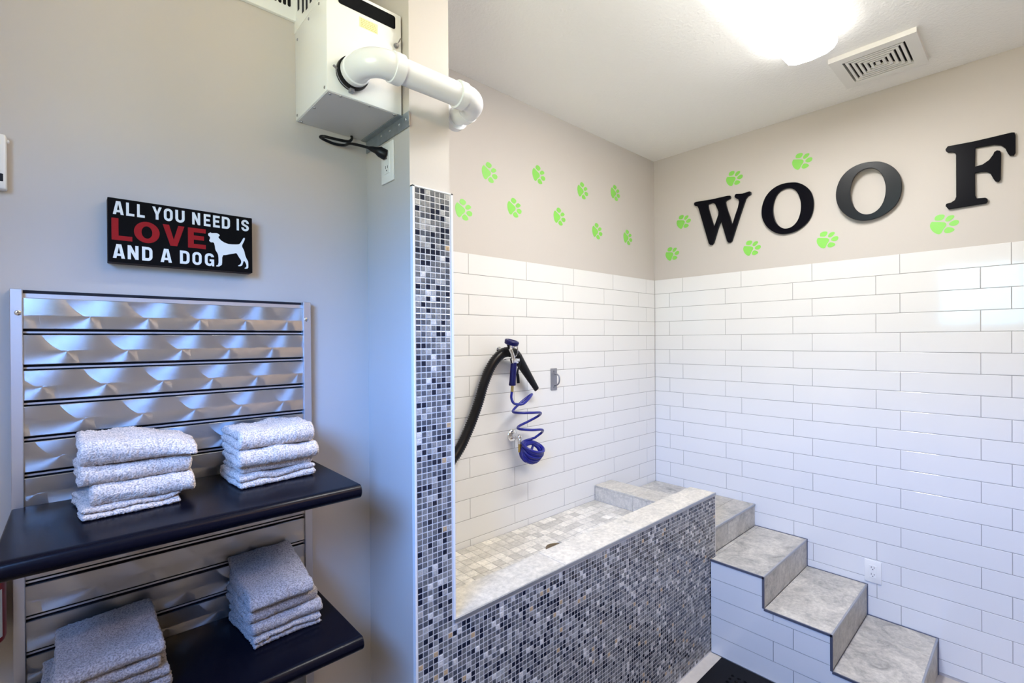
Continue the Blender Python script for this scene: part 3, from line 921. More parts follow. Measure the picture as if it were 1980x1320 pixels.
def paw(pos, rot, wall, label, k=1.0):
    loops = [smooth_loop(l, 1) for l in (D_PAD, D_T1, D_T2, D_T3, D_T4)]
    c, s = cos(rot), sin(rot)
    bm = B()
    lp = [[(k * (c * a - s * b), k * (s * a + c * b)) for a, b in l] for l in loops]
    if wall == 'right':
        outline(bm, lp, lambda a, b: Vector((0.0032, pos[0] - a, pos[1] + b)), 0.0006, (1, 0, 0))
        loc = (0.0032, pos[0], pos[1])
    else:
        outline(bm, lp, lambda a, b: Vector((pos[0] + a, 0.0032, pos[1] + b)), 0.0006, (0, 1, 0))
        loc = (pos[0], 0.0032, pos[1])
    o = obj('paw_print', bm, M_GREEN, sm=False, loc=loc)
    return tag(o, label, 'paw print', 'green paw prints on the walls')
lab_r = ['green paw print above the letter W', 'green paw print above the gap between the two letters O, highest on the WOOF wall',
         'green paw print left of the letter W', 'green paw print just above the tiles near the room corner, below left of the W',
         'green paw print between the W and the first O, below them', 'green paw print below the gap between the two letters O',
         'green paw print directly under the letter F']
rr = [0.0, -0.05, 0.02, 0.05, 0.0, 0.03, 0.0]
for p, r_, l in zip(D_PAWR, rr, lab_r):
    paw(p, r_, 'right', l)
lab_b = ['upper row paw print nearest the white pipe, on the tub wall', 'second paw print of the upper row on the tub wall, counted from the pipe', 'third paw print of the upper row on the tub wall, counted from the pipe',
         'upper row paw print nearest the room corner, on the tub wall', 'lower row paw print touching the mosaic pillar edge', 'second paw print of the lower row on the tub wall, counted from the pillar',
         'middle paw print of the lower row on the tub wall', 'fourth paw print of the lower row on the tub wall, counted from the pillar', 'lower row paw print nearest the room corner, on the tub wall']
for p, l in zip(D_PAWB, lab_b):
    paw(p, -0.28, 'back', l)

# ================================================================== SIGN
SX0, SX1, SZ0, SZ1 = -3.0905, -2.7935, 1.8415, 1.9885
SYF = YL - 0.035
sign = thing('wall_sign', 'black wall sign with words and a white dog, above the slat panel', 'sign', ((SX0 + SX1) / 2, YL, SZ0))
bm = B(); box(bm, SX0, SX1, SYF + 0.0005, YL, SZ0, SZ1, 0.0012, 1)
obj('board', bm, M_SIGNSIDE, sign, sm=False)
bm = B(); box(bm, SX0 + 0.0005, SX1 - 0.0005, SYF, SYF + 0.0007, SZ0 + 0.0005, SZ1 - 0.0005)
obj('black_face', bm, M_SIGN, sign, sm=False)

def arc(cx, cy, rx, ry, a0, a1, n=8):
    return [(cx + rx * cos(radians(a0 + (a1 - a0) * i / n)), cy + ry * sin(radians(a0 + (a1 - a0) * i / n))) for i in range(n + 1)]
def glyph(ch, tx=0.30, ty=0.19):
    """heavy block capitals in the unit square; tx, ty = stroke width across and up"""
    m = 0.5
    if ch == 'A': return [[(0, 0), (tx * 0.98, 0), (tx * 1.1, 0.17), (1 - tx * 1.1, 0.17), (1 - tx * 0.98, 0), (1, 0), (0.70, 1), (0.30, 1)], [(0.38, 0.34), (0.62, 0.34), (0.50, 0.80)]]
    if ch == 'L': return [[(0, 0), (1, 0), (1, ty), (tx * 1.15, ty), (tx * 1.15, 1), (0, 1)]]
    if ch == 'Y': return [[(m - tx / 2, 0), (m + tx / 2, 0), (m + tx / 2, 0.4), (1, 1), (1 - tx, 1), (m, 0.58), (tx, 1), (0, 1), (m - tx / 2, 0.4)]]
    if ch == 'N': return [[(0, 0), (tx, 0), (tx, 0.55), (1 - tx, 0), (1, 0), (1, 1), (1 - tx, 1), (1 - tx, 0.45), (tx, 1), (0, 1)]]
    if ch == 'E': return [[(0, 0), (1, 0), (1, ty), (tx * 1.1, ty), (tx * 1.1, 0.42), (0.9, 0.42), (0.9, 0.42 + ty), (tx * 1.1, 0.42 + ty), (tx * 1.1, 1 - ty), (1, 1 - ty), (1, 1), (0, 1)]]
    if ch == 'I': return [[(0, 0), (1, 0), (1, 1), (0, 1)]]
    if ch == 'V': return [[(m - tx * 0.55, 0), (m + tx * 0.55, 0), (1, 1), (1 - tx, 1), (m, 0.30), (tx, 1), (0, 1)]]
    if ch == 'D': return [[(0, 0), (0.55, 0)] + arc(0.55, 0.3, 0.45, 0.3, -90, 0) + arc(0.55, 0.7, 0.45, 0.3, 0, 90) + [(0, 1)],
                          [(tx, ty), (0.55, ty)] + arc(0.55, 0.34, 0.45 - tx, 0.34 - ty, -90, 0) + arc(0.55, 0.66, 0.45 - tx, 0.34 - ty, 0, 90) + [(tx, 1 - ty)]]
    if ch == 'O': return [arc(0.5, 0.3, 0.5, 0.3, -180, 0, 14) + arc(0.5, 0.7, 0.5, 0.3, 0, 180, 14), arc(0.5, 0.32, 0.5 - tx, 0.32 - ty, -180, 0, 14) + arc(0.5, 0.68, 0.5 - tx, 0.32 - ty, 0, 180, 14)]
    if ch == 'o': return [arc(0.5, 0.5, 0.5, 0.5, 0, 345, 30), arc(0.5, 0.5, 0.5 - tx, 0.5 - ty, 0, 345, 30)]
    if ch == 'U': return [[(0, 1)] + arc(0.5, 0.32, 0.5, 0.32, -180, 0, 14) + [(1, 1), (1 - tx, 1)] + arc(0.5, 0.34, 0.5 - tx, 0.34 - ty, 0, -180, 14) + [(tx, 1)]]
    if ch == 'G':
        o_ = arc(0.5, 0.7, 0.5, 0.3, 5, 180, 12) + arc(0.5, 0.3, 0.5, 0.3, 180, 270, 8) + [(0.66, 0.02), (0.72, 0.09), (0.80, 0.0), (1, 0), (1, 0.54), (0.52, 0.54), (0.52, 0.54 - ty * 0.9), (1 - tx, 0.54 - ty * 0.9), (1 - tx, 0.30)]
        return [o_ + arc(0.5, 0.32, 0.5 - tx, 0.32 - ty, 0, -180, 10) + arc(0.5, 0.68, 0.5 - tx, 0.32 - ty, 180, 12, 10)]
    if ch == 'S':
        t = ty
        o_ = [(0, 0.31)] + arc(0.5, 0.30, 0.5, 0.30, 180, 360, 12) + arc(0.5, 0.30, 0.5, 0.27, 0, 60, 5)
        o_ += [(0.42, 0.62), (0.34, 0.68)] + arc(0.5, 0.70, 0.5 - tx, 0.30 - t, 170, 0, 8) + [(1 - tx, 0.68), (1, 0.68)] + arc(0.5, 0.70, 0.5, 0.30, 0, 180, 12) + arc(0.5, 0.70, 0.5, 0.27, 180, 240, 5)
        o_ += [(0.58, 0.38), (0.66, 0.32)] + arc(0.5, 0.30, 0.5 - tx, 0.30 - t, -10, -180, 8) + [(tx, 0.31)]
        return [o_]
def words(name, m, items, z0, z1, label=None, tx=0.30, ty=0.19):
    """items = [(letter, x0, x1)]"""
    bm = B()
    for ch, a, b in items:
        w, h = b - a, z1 - z0
        outline(bm, [[(a + p[0] * w, z0 + p[1] * h) for p in lp] for lp in glyph(ch, tx if ch != 'I' else 1, ty)], lambda u, v: Vector((u, SYF - 0.0006, v)), 0.0008, (0, 1, 0))
    return obj(name, bm, m, sign, sm=False, label=label)
words('white_lettering', M_CREAM, [('A', -3.0812, -3.0618), ('L', -3.0575, -3.0425), ('L', -3.0375, -3.0232), ('Y', -3.0088, -2.9905), ('O', -2.9864, -2.9689), ('U', -2.9637, -2.9447),
      ('N', -2.9290, -2.9121), ('E', -2.9044, -2.8898), ('E', -2.8841, -2.8693), ('D', -2.8645, -2.8461), ('I', -2.8306, -2.8254), ('S', -2.8196, -2.8017)], 1.9512, 1.9815, 'white lettering reading ALL YOU NEED IS')
words('red_lettering', M_RED, [('L', -3.0838, -3.0466), ('o', -3.0436, -2.9950), ('V', -2.9890, -2.9454), ('E', -2.9381, -2.9004)], 1.8925, 1.9425, 'red lettering reading LOVE', 0.29, 0.21)
words('white_lettering', M_CREAM, [('A', -3.0820, -3.0602), ('N', -3.0554, -3.0355), ('D', -3.0289, -3.0092), ('A', -2.9936, -2.9713), ('D', -2.9550, -2.9352), ('O', -2.9293, -2.9097), ('G', -2.9028, -2.8826)], 1.8508, 1.8832, 'white lettering reading AND A DOG')
bm = B(); outline(bm, [smooth_loop(D_DOG, 1)], lambda u, v: Vector((u, SYF - 0.0006, v)), 0.0008, (0, 1, 0))
obj('dog_silhouette', bm, M_CREAM, sign, sm=False, label='white silhouette of a terrier')

# ================================================================== SLAT PANEL AND SHELVES
PX0, PX1, PZ1, PZ0 = -3.2465, -2.638, 1.7715, 0.50
PYF = YL - 0.020
RX0, RX1 = -3.228, -2.659
pan = thing('slat_panel', 'swirl brushed aluminium slat panel with grey side rails on the left wall', 'slat panel', ((PX0 + PX1) / 2, YL, PZ0))
bm = B(); box(bm, PX0 + 0.004, PX1 - 0.004, YL - 0.006, YL - 0.0003, PZ0, PZ1 - 0.001)
obj('backing', bm, M_SLOT, pan, sm=False)
for (a, b) in ((PX0, RX0), (RX1, PX1)):
    bm = B(); box(bm, a, b, PYF - 0.006, YL - 0.0002, PZ0, PZ1, 0.0012, 1)
    rail = obj('side_rail', bm, M_ALUM, pan, sm=False)
    bm = B(); lathe(bm, ((a + b) / 2 + (0.003 if a < -3 else -0.002), PYF - 0.006, 1.721), (0, -1, 0), [(0, 0.0058), (0.001, 0.0055), (0.0022, 0.0035), (0.0022, 0.0018), (0.001, 0.0012)], 16)
    obj('screw', bm, M_CHROME, rail)
GR0, GP, GH = 1.6815, 0.0757, 0.0125         # first groove centre, groove pitch, groove height
edges = [PZ1 - 0.018] + [GR0 - k * GP for k in range(0, 16)]
k = 0
for top, bot in zip(edges, edges[1:]):
    z1 = top - (GH / 2 if k else 0.0); z0 = bot + GH / 2
    bm = B(); box(bm, RX0 - 0.004, RX1 + 0.004, PYF, YL - 0.0135, z0, z1, 0.0012, 1)
    o = obj('slat', bm, M_SWIRL, pan, sm=False)
    k += 1
bm = B()
for e in edges[1:]:
    # T-slot lips inside each groove: a thin bright lower lip and a dark floor
    box(bm, RX0 - 0.004, RX1 + 0.004, YL - 0.012, YL - 0.0105, e - 0.003, e + 0.001)
box(bm, RX0 - 0.002, RX1 + 0.002, YL - 0.013, YL - 0.006, PZ1 - 0.0195, PZ1 - 0.0085)
obj('slot_liner', bm, M_ALUM, pan, sm=False)

def shelf(z, x0, x1, label, yf):
    bm = B()
    t = 0.034
    r = t / 2
    prof = [(PYF - 0.0015, 0.0), (PYF - 0.0015, -t)]
    yc = yf + r
    prof += [(yc, -t)] + [(yc - r * sin(a), -r - r * cos(a)) for a in [pi * i / 12 for i in range(1, 12)]] + [(yc, 0.0)]
    xs = [x0, x0 + 0.002, x1 - 0.002, x1]
    rings = []
    for i, x in enumerate(xs):
        k = 0.0015 if i in (0, 3) else 0.0
        rings.append([bm.verts.new((x, y + (k if y < yc else 0), max(-t + k, min(-k, zz)) + z)) for y, zz in prof])
    n = len(prof)
    for p, q in zip(rings, rings[1:]):
        for i in range(n):
            bm.faces.new((p[i], p[(i + 1) % n], q[(i + 1) % n], q[i]))
    bm.faces.new(rings[0]); bm.faces.new(rings[-1][::-1])
    s = thing('wall_shelf', label, 'shelf', ((x0 + x1) / 2, PYF, z - t), 'black bullnose shelves')
    obj('shelf_board', bm, M_LAM, s, ang=25)
    for x in (x0 + 0.08, x1 - 0.08):
        bm = B(); box(bm, x - 0.004, x + 0.004, PYF - 0.20, PYF - 0.001, z - t - 0.028, z - t, 0.001, 1)
        obj('bracket', bm, M_BLACK, s, sm=False)
    return s
shelf(1.314, -3.2465, -2.642, 'black bullnose shelf holding the off white towels', -0.806)
shelf(0.937, -3.2465, -2.632, 'lower black shelf holding the shade-darkened towels', -0.790)

# ================================================================== TOWELS
def towel(w, d, h, fold, seed, warp=None, rough=1.0, layers=2, slant=0.0):
    """folded terry towel, local: x across, y = 0 at the back to -d at the front, z from 0 up"""
    rnd = random.Random(seed)
    t = h / layers
    path = []
    nseg = 44
    ys = [-d + t if fold == 'front' else -d + 0.004, -t if fold != 'front' else -0.004]
    yfr = -d + t * 0.9 if fold == 'front' else -d + 0.003
    ybk = -0.003 if fold == 'front' else -t * 0.9
    for L in range(layers):
        z = t * (L + 0.5)
        fwd = (L % 2 == 0) if fold == 'front' else (L % 2 == 1)     # back -> front
        jf = rnd.uniform(0, 0.008); jb = rnd.uniform(0, 0.008)
        a, b = (ybk - jb, yfr + (jf if fold != 'front' else 0)) if fwd else (yfr + (jf if fold != 'front' else 0), ybk - jb)
        if L == 0 and fwd: a = ybk - jb
        for i in range(nseg + 1):
            path.append((a + (b - a) * i / nseg, z))
        if L < layers - 1:
            yy = b
            s = -1 if fwd else 1
            for i in range(1, 12):
                an = pi * i / 12
                path.append((yy + s * sin(an) * t * 0.5, z + t * 0.5 * (1 - cos(an))))
    # offset both ways
    N = len(path)
    nor = []
    for i in range(N):
        a = path[max(i - 1, 0)]; b = path[min(i + 1, N - 1)]
        l = math.hypot(b[0] - a[0], b[1] - a[1]) or 1
        nor.append((-(b[1] - a[1]) / l, (b[0] - a[0]) / l))
    nx = max(12, int(w / 0.0023))
    bm = B()
    rings = []
    for i in range(nx + 1):
        u = i / nx
        x = -w / 2 + w * u
        e = min(u, 1 - u) * w
        k = 1.0 if e > 0.008 else sqrt(max(0.0, 1 - (1 - e / 0.008) ** 2)) * 0.75 + 0.25
        ht = t * 0.49 * k
        pr = []
        endr = 0.5
        left = []; right = []
        for q in range(N):
            # ends of the sheet are rounded
            dq = min(q, N - 1 - q)
            kk = 1.0 if dq > 2 else (0.45, 0.78, 0.93)[dq]
            left.append((path[q][0] + nor[q][0] * ht * kk, path[q][1] + nor[q][1] * ht * kk))
            right.append((path[q][0] - nor[q][0] * ht * kk, path[q][1] - nor[q][1] * ht * kk))
        pr = left + right[::-1]
        rings.append([bm.verts.new((x, p[0], p[1])) for p in pr])
    n = len(rings[0])
    for p, q in zip(rings, rings[1:]):
        for j in range(n):
            bm.faces.new((p[j], p[(j + 1) % n], q[(j + 1) % n], q[j]))
    for ring in (rings[0], rings[-1]):
        # cap as a strip between the two sides of the sheet
        for q in range(N - 1):
            bm.faces.new((ring[q], ring[q + 1], ring[n - 2 - q], ring[n - 1 - q]))
    bmesh.ops.recalc_face_normals(bm, faces=bm.faces[:])
    bm.normal_update()
    so = Vector((seed * 3.7, seed * 1.3, seed * 2.1))
    moves = []
    for vtx in bm.verts:
        c = vtx.co
        big = noise.noise(c * 16 + so) * 0.0075 + noise.noise(c * 42 + so) * 0.0026
        fz = (noise.noise(c * 210 + so) * 0.0022 + noise.noise(c * 430 + so) * 0.0019) * rough
        m_ = vtx.normal * fz
        edge = min(1.0, c.z / 0.012)
        moves.append(Vector((noise.noise(c * 14 + so * 2) * 0.006, noise.noise(c * 14 + so * 3) * 0.005, big * edge)) + m_)
    for vtx, m_ in zip(bm.verts, moves):
        vtx.co += m_
        if warp: vtx.co = warp(vtx.co)
        if vtx.co.z < 0.0004: vtx.co.z = 0.0004
    return bm

def stack(zbase, items, group, cat='towel'):
    """items bottom first: dict(x, yb, w, d, h, rot, fold, label, ...)"""
    z = zbase
    out = []
    for i, it in enumerate(items):
        bm = towel(it['w'], it['d'], it['h'] * 0.965, it.get('fold', 'front'), it['seed'], it.get('warp'), layers=it.get('layers', 2))
        ro = it.get('rot', 0.0)
        M = Matrix.Translation((it['x'], it['yb'], z)) @ Matrix.Rotation(ro, 4, 'Z')
        bmesh.ops.transform(bm, matrix=M, verts=bm.verts[:])
        o = obj('folded_towel', bm, it['m'], loc=(it['x'], it['yb'] - it['d'] / 2, z), recalc=False, ang=180)
        tag(o, it['label'], cat, group)
        z += it['h'] * 0.965 * it.get('pack', 0.99)
    return z

def w_bow(a, b, c=0.0):
    """tilt along x (a), along y (b) and sag of the right end (c)"""
    def f(p):
        return Vector((p.x, p.y, p.z + a * p.x + b * p.y + c * max(0.0, p.x) ** 2))
    return f
def w_top(p_z0=0.0, a=0.0, b=0.0, c=0.0, up=0.0):
    def f(p):
        k = max(0.0, min(1.0, p.z / 0.02))
        return Vector((p.x, p.y, p.z + k * (up + a * p.x + b * p.y + c * max(0.0, p.x + 0.02) ** 2)))
    return f
T, G = M_TERRY, M_TERRY_SHADE
# left stack on the upper shelf
stack(1.3142, [
    dict(x=-3.073, yb=-0.492, w=0.160, d=0.176, h=0.024, fold='back', seed=1, m=T, rot=0.07, label='thin bottom towel of the left stack on the upper shelf, sticking out at left'),
    dict(x=-3.040, yb=-0.490, w=0.172, d=0.175, h=0.042, fold='front', seed=2, m=T, rot=-0.02, label='second towel from the bottom in the left stack on the upper shelf'),
    dict(x=-3.058, yb=-0.490, w=0.182, d=0.165, h=0.040, fold='front', seed=3, m=T, rot=0.03, label='third towel from the bottom in the left stack on the upper shelf'),
    dict(x=-3.048, yb=-0.490, w=0.192, d=0.172, h=0.050, fold='front', seed=4, m=T, rot=0.0, warp=w_top(a=-0.05, c=-1.2), label='thick topmost towel of the left stack on the upper shelf'),
], 'off white towels on the upper shelf')
# right stack on the upper shelf
stack(1.3142, [
    dict(x=-2.790, yb=-0.478, w=0.176, d=0.178, h=0.032, fold='back', seed=5, m=T, rot=0.06, label='bottom towel of the right stack on the upper shelf'),
    dict(x=-2.782, yb=-0.480, w=0.172, d=0.172, h=0.020, fold='front', seed=6, m=T, rot=0.04, layers=1, label='thin second towel from the bottom in the right stack, upper shelf'),
    dict(x=-2.784, yb=-0.480, w=0.182, d=0.180, h=0.042, fold='front', seed=7, m=T, rot=0.03, label='third towel from the bottom in the right stack on the upper shelf'),
    dict(x=-2.788, yb=-0.480, w=0.172, d=0.175, h=0.046, fold='front', seed=8, m=T, rot=0.03, label='topmost towel of the right stack on the upper shelf'),
], 'off white towels on the upper shelf')
# right stack on the lower shelf
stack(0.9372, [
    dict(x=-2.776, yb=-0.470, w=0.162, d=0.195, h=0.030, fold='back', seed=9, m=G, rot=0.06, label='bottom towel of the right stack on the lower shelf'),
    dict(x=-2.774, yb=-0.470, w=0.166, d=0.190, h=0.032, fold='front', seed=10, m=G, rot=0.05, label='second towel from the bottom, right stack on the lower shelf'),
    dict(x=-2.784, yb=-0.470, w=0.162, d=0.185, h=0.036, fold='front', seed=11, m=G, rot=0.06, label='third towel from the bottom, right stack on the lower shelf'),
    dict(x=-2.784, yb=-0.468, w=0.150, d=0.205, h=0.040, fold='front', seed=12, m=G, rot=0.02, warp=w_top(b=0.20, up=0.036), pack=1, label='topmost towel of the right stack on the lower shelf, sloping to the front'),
], 'shade-darkened towels on the lower shelf')
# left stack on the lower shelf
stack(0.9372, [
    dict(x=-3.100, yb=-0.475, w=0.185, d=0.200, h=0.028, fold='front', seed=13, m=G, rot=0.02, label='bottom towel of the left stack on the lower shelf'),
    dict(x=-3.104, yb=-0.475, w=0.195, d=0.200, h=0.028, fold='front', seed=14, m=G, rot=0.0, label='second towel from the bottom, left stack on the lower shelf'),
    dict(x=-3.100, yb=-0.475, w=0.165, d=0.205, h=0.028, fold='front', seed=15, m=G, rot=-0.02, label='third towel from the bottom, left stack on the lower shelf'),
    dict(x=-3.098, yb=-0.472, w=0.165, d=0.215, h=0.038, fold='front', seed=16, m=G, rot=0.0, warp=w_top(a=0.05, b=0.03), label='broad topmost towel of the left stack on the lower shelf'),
], 'shade-darkened towels on the lower shelf')

# ================================================================== DRYER UNIT
BX0, BX1, BYF, BZ0, BZ1 = -2.668, -2.455, -0.676, 2.298, 2.580
dry = thing('pet_dryer', 'white metal dryer unit hanging high on the wall beside the pillar', 'dryer', ((BX0 + BX1) / 2, YL, BZ0))
bm = B(); box(bm, BX0, BX1, BYF, YL - 0.0005, BZ0, BZ1, 0.0025, 2)
cab = obj('cabinet', bm, M_WHITE, dry, ang=30)
bm = B(); box(bm, BX0 + 0.004, BX1 - 0.004, BYF + 0.004, YL - 0.004, BZ0 - 0.0015, BZ0 + 0.001)
obj('bottom_plate', bm, mat('pale_grey_enamel', (0.55, 0.55, 0.56), 0.35), dry, sm=False, label='pale grey bottom plate')
# dark air slot with rounded corners
def rrect(x0, x1, z0, z1, r, n=5):
    return arc(x1 - r, z1 - r, r, r, 0, 90, n) + arc(x0 + r, z1 - r, r, r, 90, 180, n) + arc(x0 + r, z0 + r, r, r, 180, 270, n) + arc(x1 - r, z0 + r, r, r, 270, 360, n)
bm = B(); outline(bm, [rrect(-2.637, -2.474, 2.5335, 2.570, 0.006)], lambda a, b: Vector((a, BYF - 0.0012, b)), 0.002, (0, 1, 0))
obj('filter_slot', bm, mat('charcoal_foam', (0.006, 0.0065, 0.008), 0.9, spec=0.1, bump=0.8, bump_scale=500), dry, sm=False, label='black foam air slot')
bm = B(); outline(bm, [[(-2.580, 2.4975), (-2.5275, 2.4975), (-2.5275, 2.5235), (-2.580, 2.5235)]], lambda a, b: Vector((a, BYF - 0.0006, b)), 0.0008, (0, 1, 0))
lb = obj('warning_label', bm, M_YELLOW, dry, sm=False, label='pale yellow label')
bm = B()
rl = random.Random(3)
for k in range(5):
    x = -2.576
    z = 2.5195 - k * 0.0046
    while x < -2.535:
        wl = rl.uniform(0.003, 0.009)
        box(bm, x, min(x + wl, -2.531), BYF - 0.0010, BYF - 0.0005, z - 0.0014, z)
        x += wl + 0.0016
obj('print_lines', bm, M_INK, lb, sm=False)
# toggle switch
bm = B(); lathe(bm, (-2.472, BYF, 2.4885), (0, -1, 0), [(0, 0.0075), (0.003, 0.0075), (0.003, 0.0055), (0.008, 0.005), (0.009, 0.003)], 16)
sw_ = obj('toggle_switch', bm, M_STEELD, dry)
bm = B(); tube(bm, [(-2.472, BYF - 0.006, 2.4885), (-2.469, BYF - 0.014, 2.497), (-2.467, BYF - 0.018, 2.503)], [0.0018, 0.0022, 0.0026], 10)
obj('lever', bm, M_CHROME, sw_)
# screws on side and bottom
for y, z in ((-0.462, 2.525), (-0.552, 2.5395), (-0.627, 2.542), (-0.455, 2.31), (-0.66, 2.31)):
    bm = B(); lathe(bm, (BX0, y, z), (-1, 0, 0), [(0, 0.004), (0.0015, 0.0035), (0.0018, 0.001)], 10)
    obj('screw', bm, M_STEELD, dry)
for x, y in ((-2.655, -0.452), (-2.658, -0.56), (-2.655, -0.662), (-2.63, -0.668), (-2.55, -0.668), (-2.475, -0.668)):
    bm = B(); lathe(bm, (x, y, BZ0 - 0.0015), (0, 0, -1), [(0, 0.004), (0.0015, 0.0035), (0.0018, 0.001)], 10)
    obj('screw', bm, M_STEELD, dry)
# wall mounted intake housing to the left
bm = B(); box(bm, -3.02, BX0 - 0.0003, YL - 0.012, YL - 0.0005, 2.583, 2.80, 0.0012, 1); box(bm, BX0 - 0.0012, BX0 + 0.0005, -0.672, YL - 0.0005, 2.552, 2.80)
hs = obj('intake_housing', bm, M_WHITE, dry, ang=30)
bm = B()
for k in range(9):
    x = -2.687 - k * 0.0125
    lp = rrect(x - 0.0042, x + 0.0042, 2.6165, 2.69, 0.0041)
    outline(bm, [lp], lambda a, b: Vector((a, YL - 0.0127, b)), 0.001, (0, 1, 0))
obj('intake_slots', bm, M_BLACK, hs, sm=False)
bm = B()
for y, z in ((-0.476, 2.602), (-0.512, 2.577), (-0.541, 2.571), (-0.572, 2.574), (-0.603, 2.577)):
    box(bm, BX0 - 0.0020, BX0 - 0.001, y - 0.0065, y + 0.0065, z, 2.74)
obj('side_louvres', bm, M_SLOT, hs, sm=False)
# galvanised mounting bracket under the right edge
bm = B()
box(bm, -2.4535, -2.4505, -0.712, -0.445, 2.258, 2.300)
box(bm, -2.4700, -2.4505, -0.680, -0.445, 2.2935, 2.2965)
br = obj('mounting_bracket', bm, M_GALV, dry, sm=False, label='grey galvanised bracket')
for y in (-0.695, -0.655, -0.60, -0.55):
    bm = B(); lathe(bm, (-2.4535, y, 2.280), (-1, 0, 0), [(0, 0.0042), (0.0014, 0.004), (0.0022, 0.002)], 10)
    obj('rivet', bm, M_CHROME, br)

# ================================================================== AIR PIPE
RP = 0.0335
PZc, PYc = 2.356, -0.785
pipe = thing('air_pipe', 'white plastic pipe with two elbows, from the dryer around the pillar', 'pipe', (-2.40, PYc, PZc - RP))
xe = -2.605
R_el = 0.052
def elbow_pts(c, u, v, r, n=12, a0=0, a1=90):
    c, u, v = Vector(c), Vector(u), Vector(v)
    return [c + r * (cos(radians(a0 + (a1 - a0) * i / n)) * u + sin(radians(a0 + (a1 - a0) * i / n)) * v) for i in range(n + 1)]
# first elbow: leaves the dryer towards -Y, turns to +X
p1 = [Vector((xe, BYF - 0.024, PZc)), Vector((xe, PYc + R_el, PZc))] + elbow_pts((xe + R_el, PYc + R_el, PZc), (-1, 0, 0), (0, -1, 0), R_el)[1:] + [Vector((xe + R_el + 0.012, PYc, PZc))]
bm = B(); tube(bm, p1, RP + 0.001, 32)
el1 = obj('elbow', bm, M_PVC, pipe, ang=40)
bm = B()
lathe(bm, (xe + R_el + 0.006, PYc, PZc), (1, 0, 0), [(0, RP + 0.001), (0.001, RP + 0.0045), (0.028, RP + 0.0048), (0.030, RP)], 36)
lathe(bm, (xe, BYF - 0.0215, PZc), (0, -1, 0), [(0, RP), (0.0005, RP + 0.004), (0.016, RP + 0.0045), (0.018, RP)], 36)
obj('socket_collar', bm, M_PVC, el1)
bm = B(); lathe(bm, (xe, BYF, PZc), (0, -1, 0), [(0, RP + 0.007), (0.004, RP + 0.0085), (0.021, RP + 0.008), (0.022, RP)], 36)
cl = obj('rubber_clamp', bm, M_RUBBER, pipe, label='black rubber coupling with steel clamp')
bm = B()
lathe(bm, (xe, BYF - 0.0075, PZc), (0, -1, 0), [(0, RP + 0.0078), (0.0003, RP + 0.0092), (0.003, RP + 0.0092), (0.0033, RP + 0.0078)], 36)
box(bm, xe - 0.010, xe + 0.002, BYF - 0.019, BYF - 0.006, PZc - RP - 0.017, PZc - RP - 0.007, 0.001, 1)
tube(bm, [(xe - RP - 0.018, BYF - 0.012, PZc + 0.004), (xe - RP - 0.008, BYF - 0.012, PZc - 0.002)], 0.003, 8)
obj('clamp_band', bm, M_STEELD, cl)
# straight run
x2 = -2.262
bm = B(); tube(bm, [(xe + R_el + 0.02, PYc, PZc), (x2 - R_el, PYc, PZc)], RP - 0.001, 36)
obj('straight_pipe', bm, M_PVC, pipe, ang=40)
# second elbow: turns to +Y
p2 = [Vector((x2 - R_el - 0.012, PYc, PZc))] + elbow_pts((x2 - R_el, PYc + R_el, PZc), (0, -1, 0), (1, 0, 0), R_el) + [Vector((x2, PYc + R_el + 0.012, PZc))]
bm = B(); tube(bm, p2, RP + 0.001, 32)
el2 = obj('elbow', bm, M_PVC, pipe, ang=40)
bm = B()
lathe(bm, (x2 - R_el - 0.030, PYc, PZc), (1, 0, 0), [(0, RP), (0.001, RP + 0.0045), (0.026, RP + 0.0045), (0.0275, RP + 0.001)], 36)
lathe(bm, (x2, PYc + R_el, PZc), (0, 1, 0), [(0, RP + 0.001), (0.001, RP + 0.004), (0.024, RP + 0.0045), (0.025, RP)], 36)
obj('socket_collar', bm, M_PVC, el2)
bm = B()
lathe(bm, (x2, PYc + R_el + 0.02, PZc), (0, 1, 0), [(0, RP - 0.004), (0.052, RP - 0.004)], 32)
lathe(bm, (x2, PYc + R_el + 0.055, PZc), (0, 1, 0), [(0, RP - 0.003), (0.001, RP + 0.007), (0.022, RP + 0.0075), (0.024, RP - 0.003)], 36)
obj('end_coupling', bm, M_PVC, pipe)

# ================================================================== OUTLETS, CORD, THERMOSTAT
def outlet(face, c, label, w=0.074, h=0.118):
    """face 'right' (normal -X on the tiled wall) or 'part' (normal -X on the partition)"""
    x0 = 0.0 if face == 'right' else XP
    o = thing('wall_outlet', label, 'outlet', (x0, c[0], c[1] - h / 2), 'white wall outlets')
    bm = B(); box(bm, x0 - 0.006, x0 - 0.0004, c[0] - w / 2, c[0] + w / 2, c[1] - h / 2, c[1] + h / 2, 0.0022, 2)
    obj('cover_plate', bm, M_PLASTIC, o, ang=30)
    bm = B(); box(bm, x0 - 0.0075, x0 - 0.004, c[0] - 0.0165, c[0] + 0.0165, c[1] - 0.0335, c[1] + 0.0335, 0.0012, 1)
    ins = obj('receptacle', bm, M_PLASTIC, o, ang=30)
    bm = B()
    for s in (1, -1):
        z = c[1] + s * 0.018
        for dy, hh in ((-0.0062, 0.0075), (0.0062, 0.009)):
            box(bm, x0 - 0.0079, x0 - 0.007, c[0] + dy - 0.0011, c[0] + dy + 0.0011, z, z + hh)
        lathe(bm, (x0 - 0.007, c[0], z - 0.006), (-1, 0, 0), [(0, 0.0024), (0.0009, 0.0024)], 10)
    obj('plug_slots', bm, M_SLOT, ins, sm=False)
    return o
outlet('right', (-1.298, 0.406), 'white outlet low on the tiled wall, above the lower steps')
outlet('part', (-0.584, 2.190), 'white outlet on the partition under the dryer, with a plug in it')
cord = thing('power_cord', 'short black cord with plug, hanging behind the dryer', 'cord', (-2.52, -0.47, 2.25))
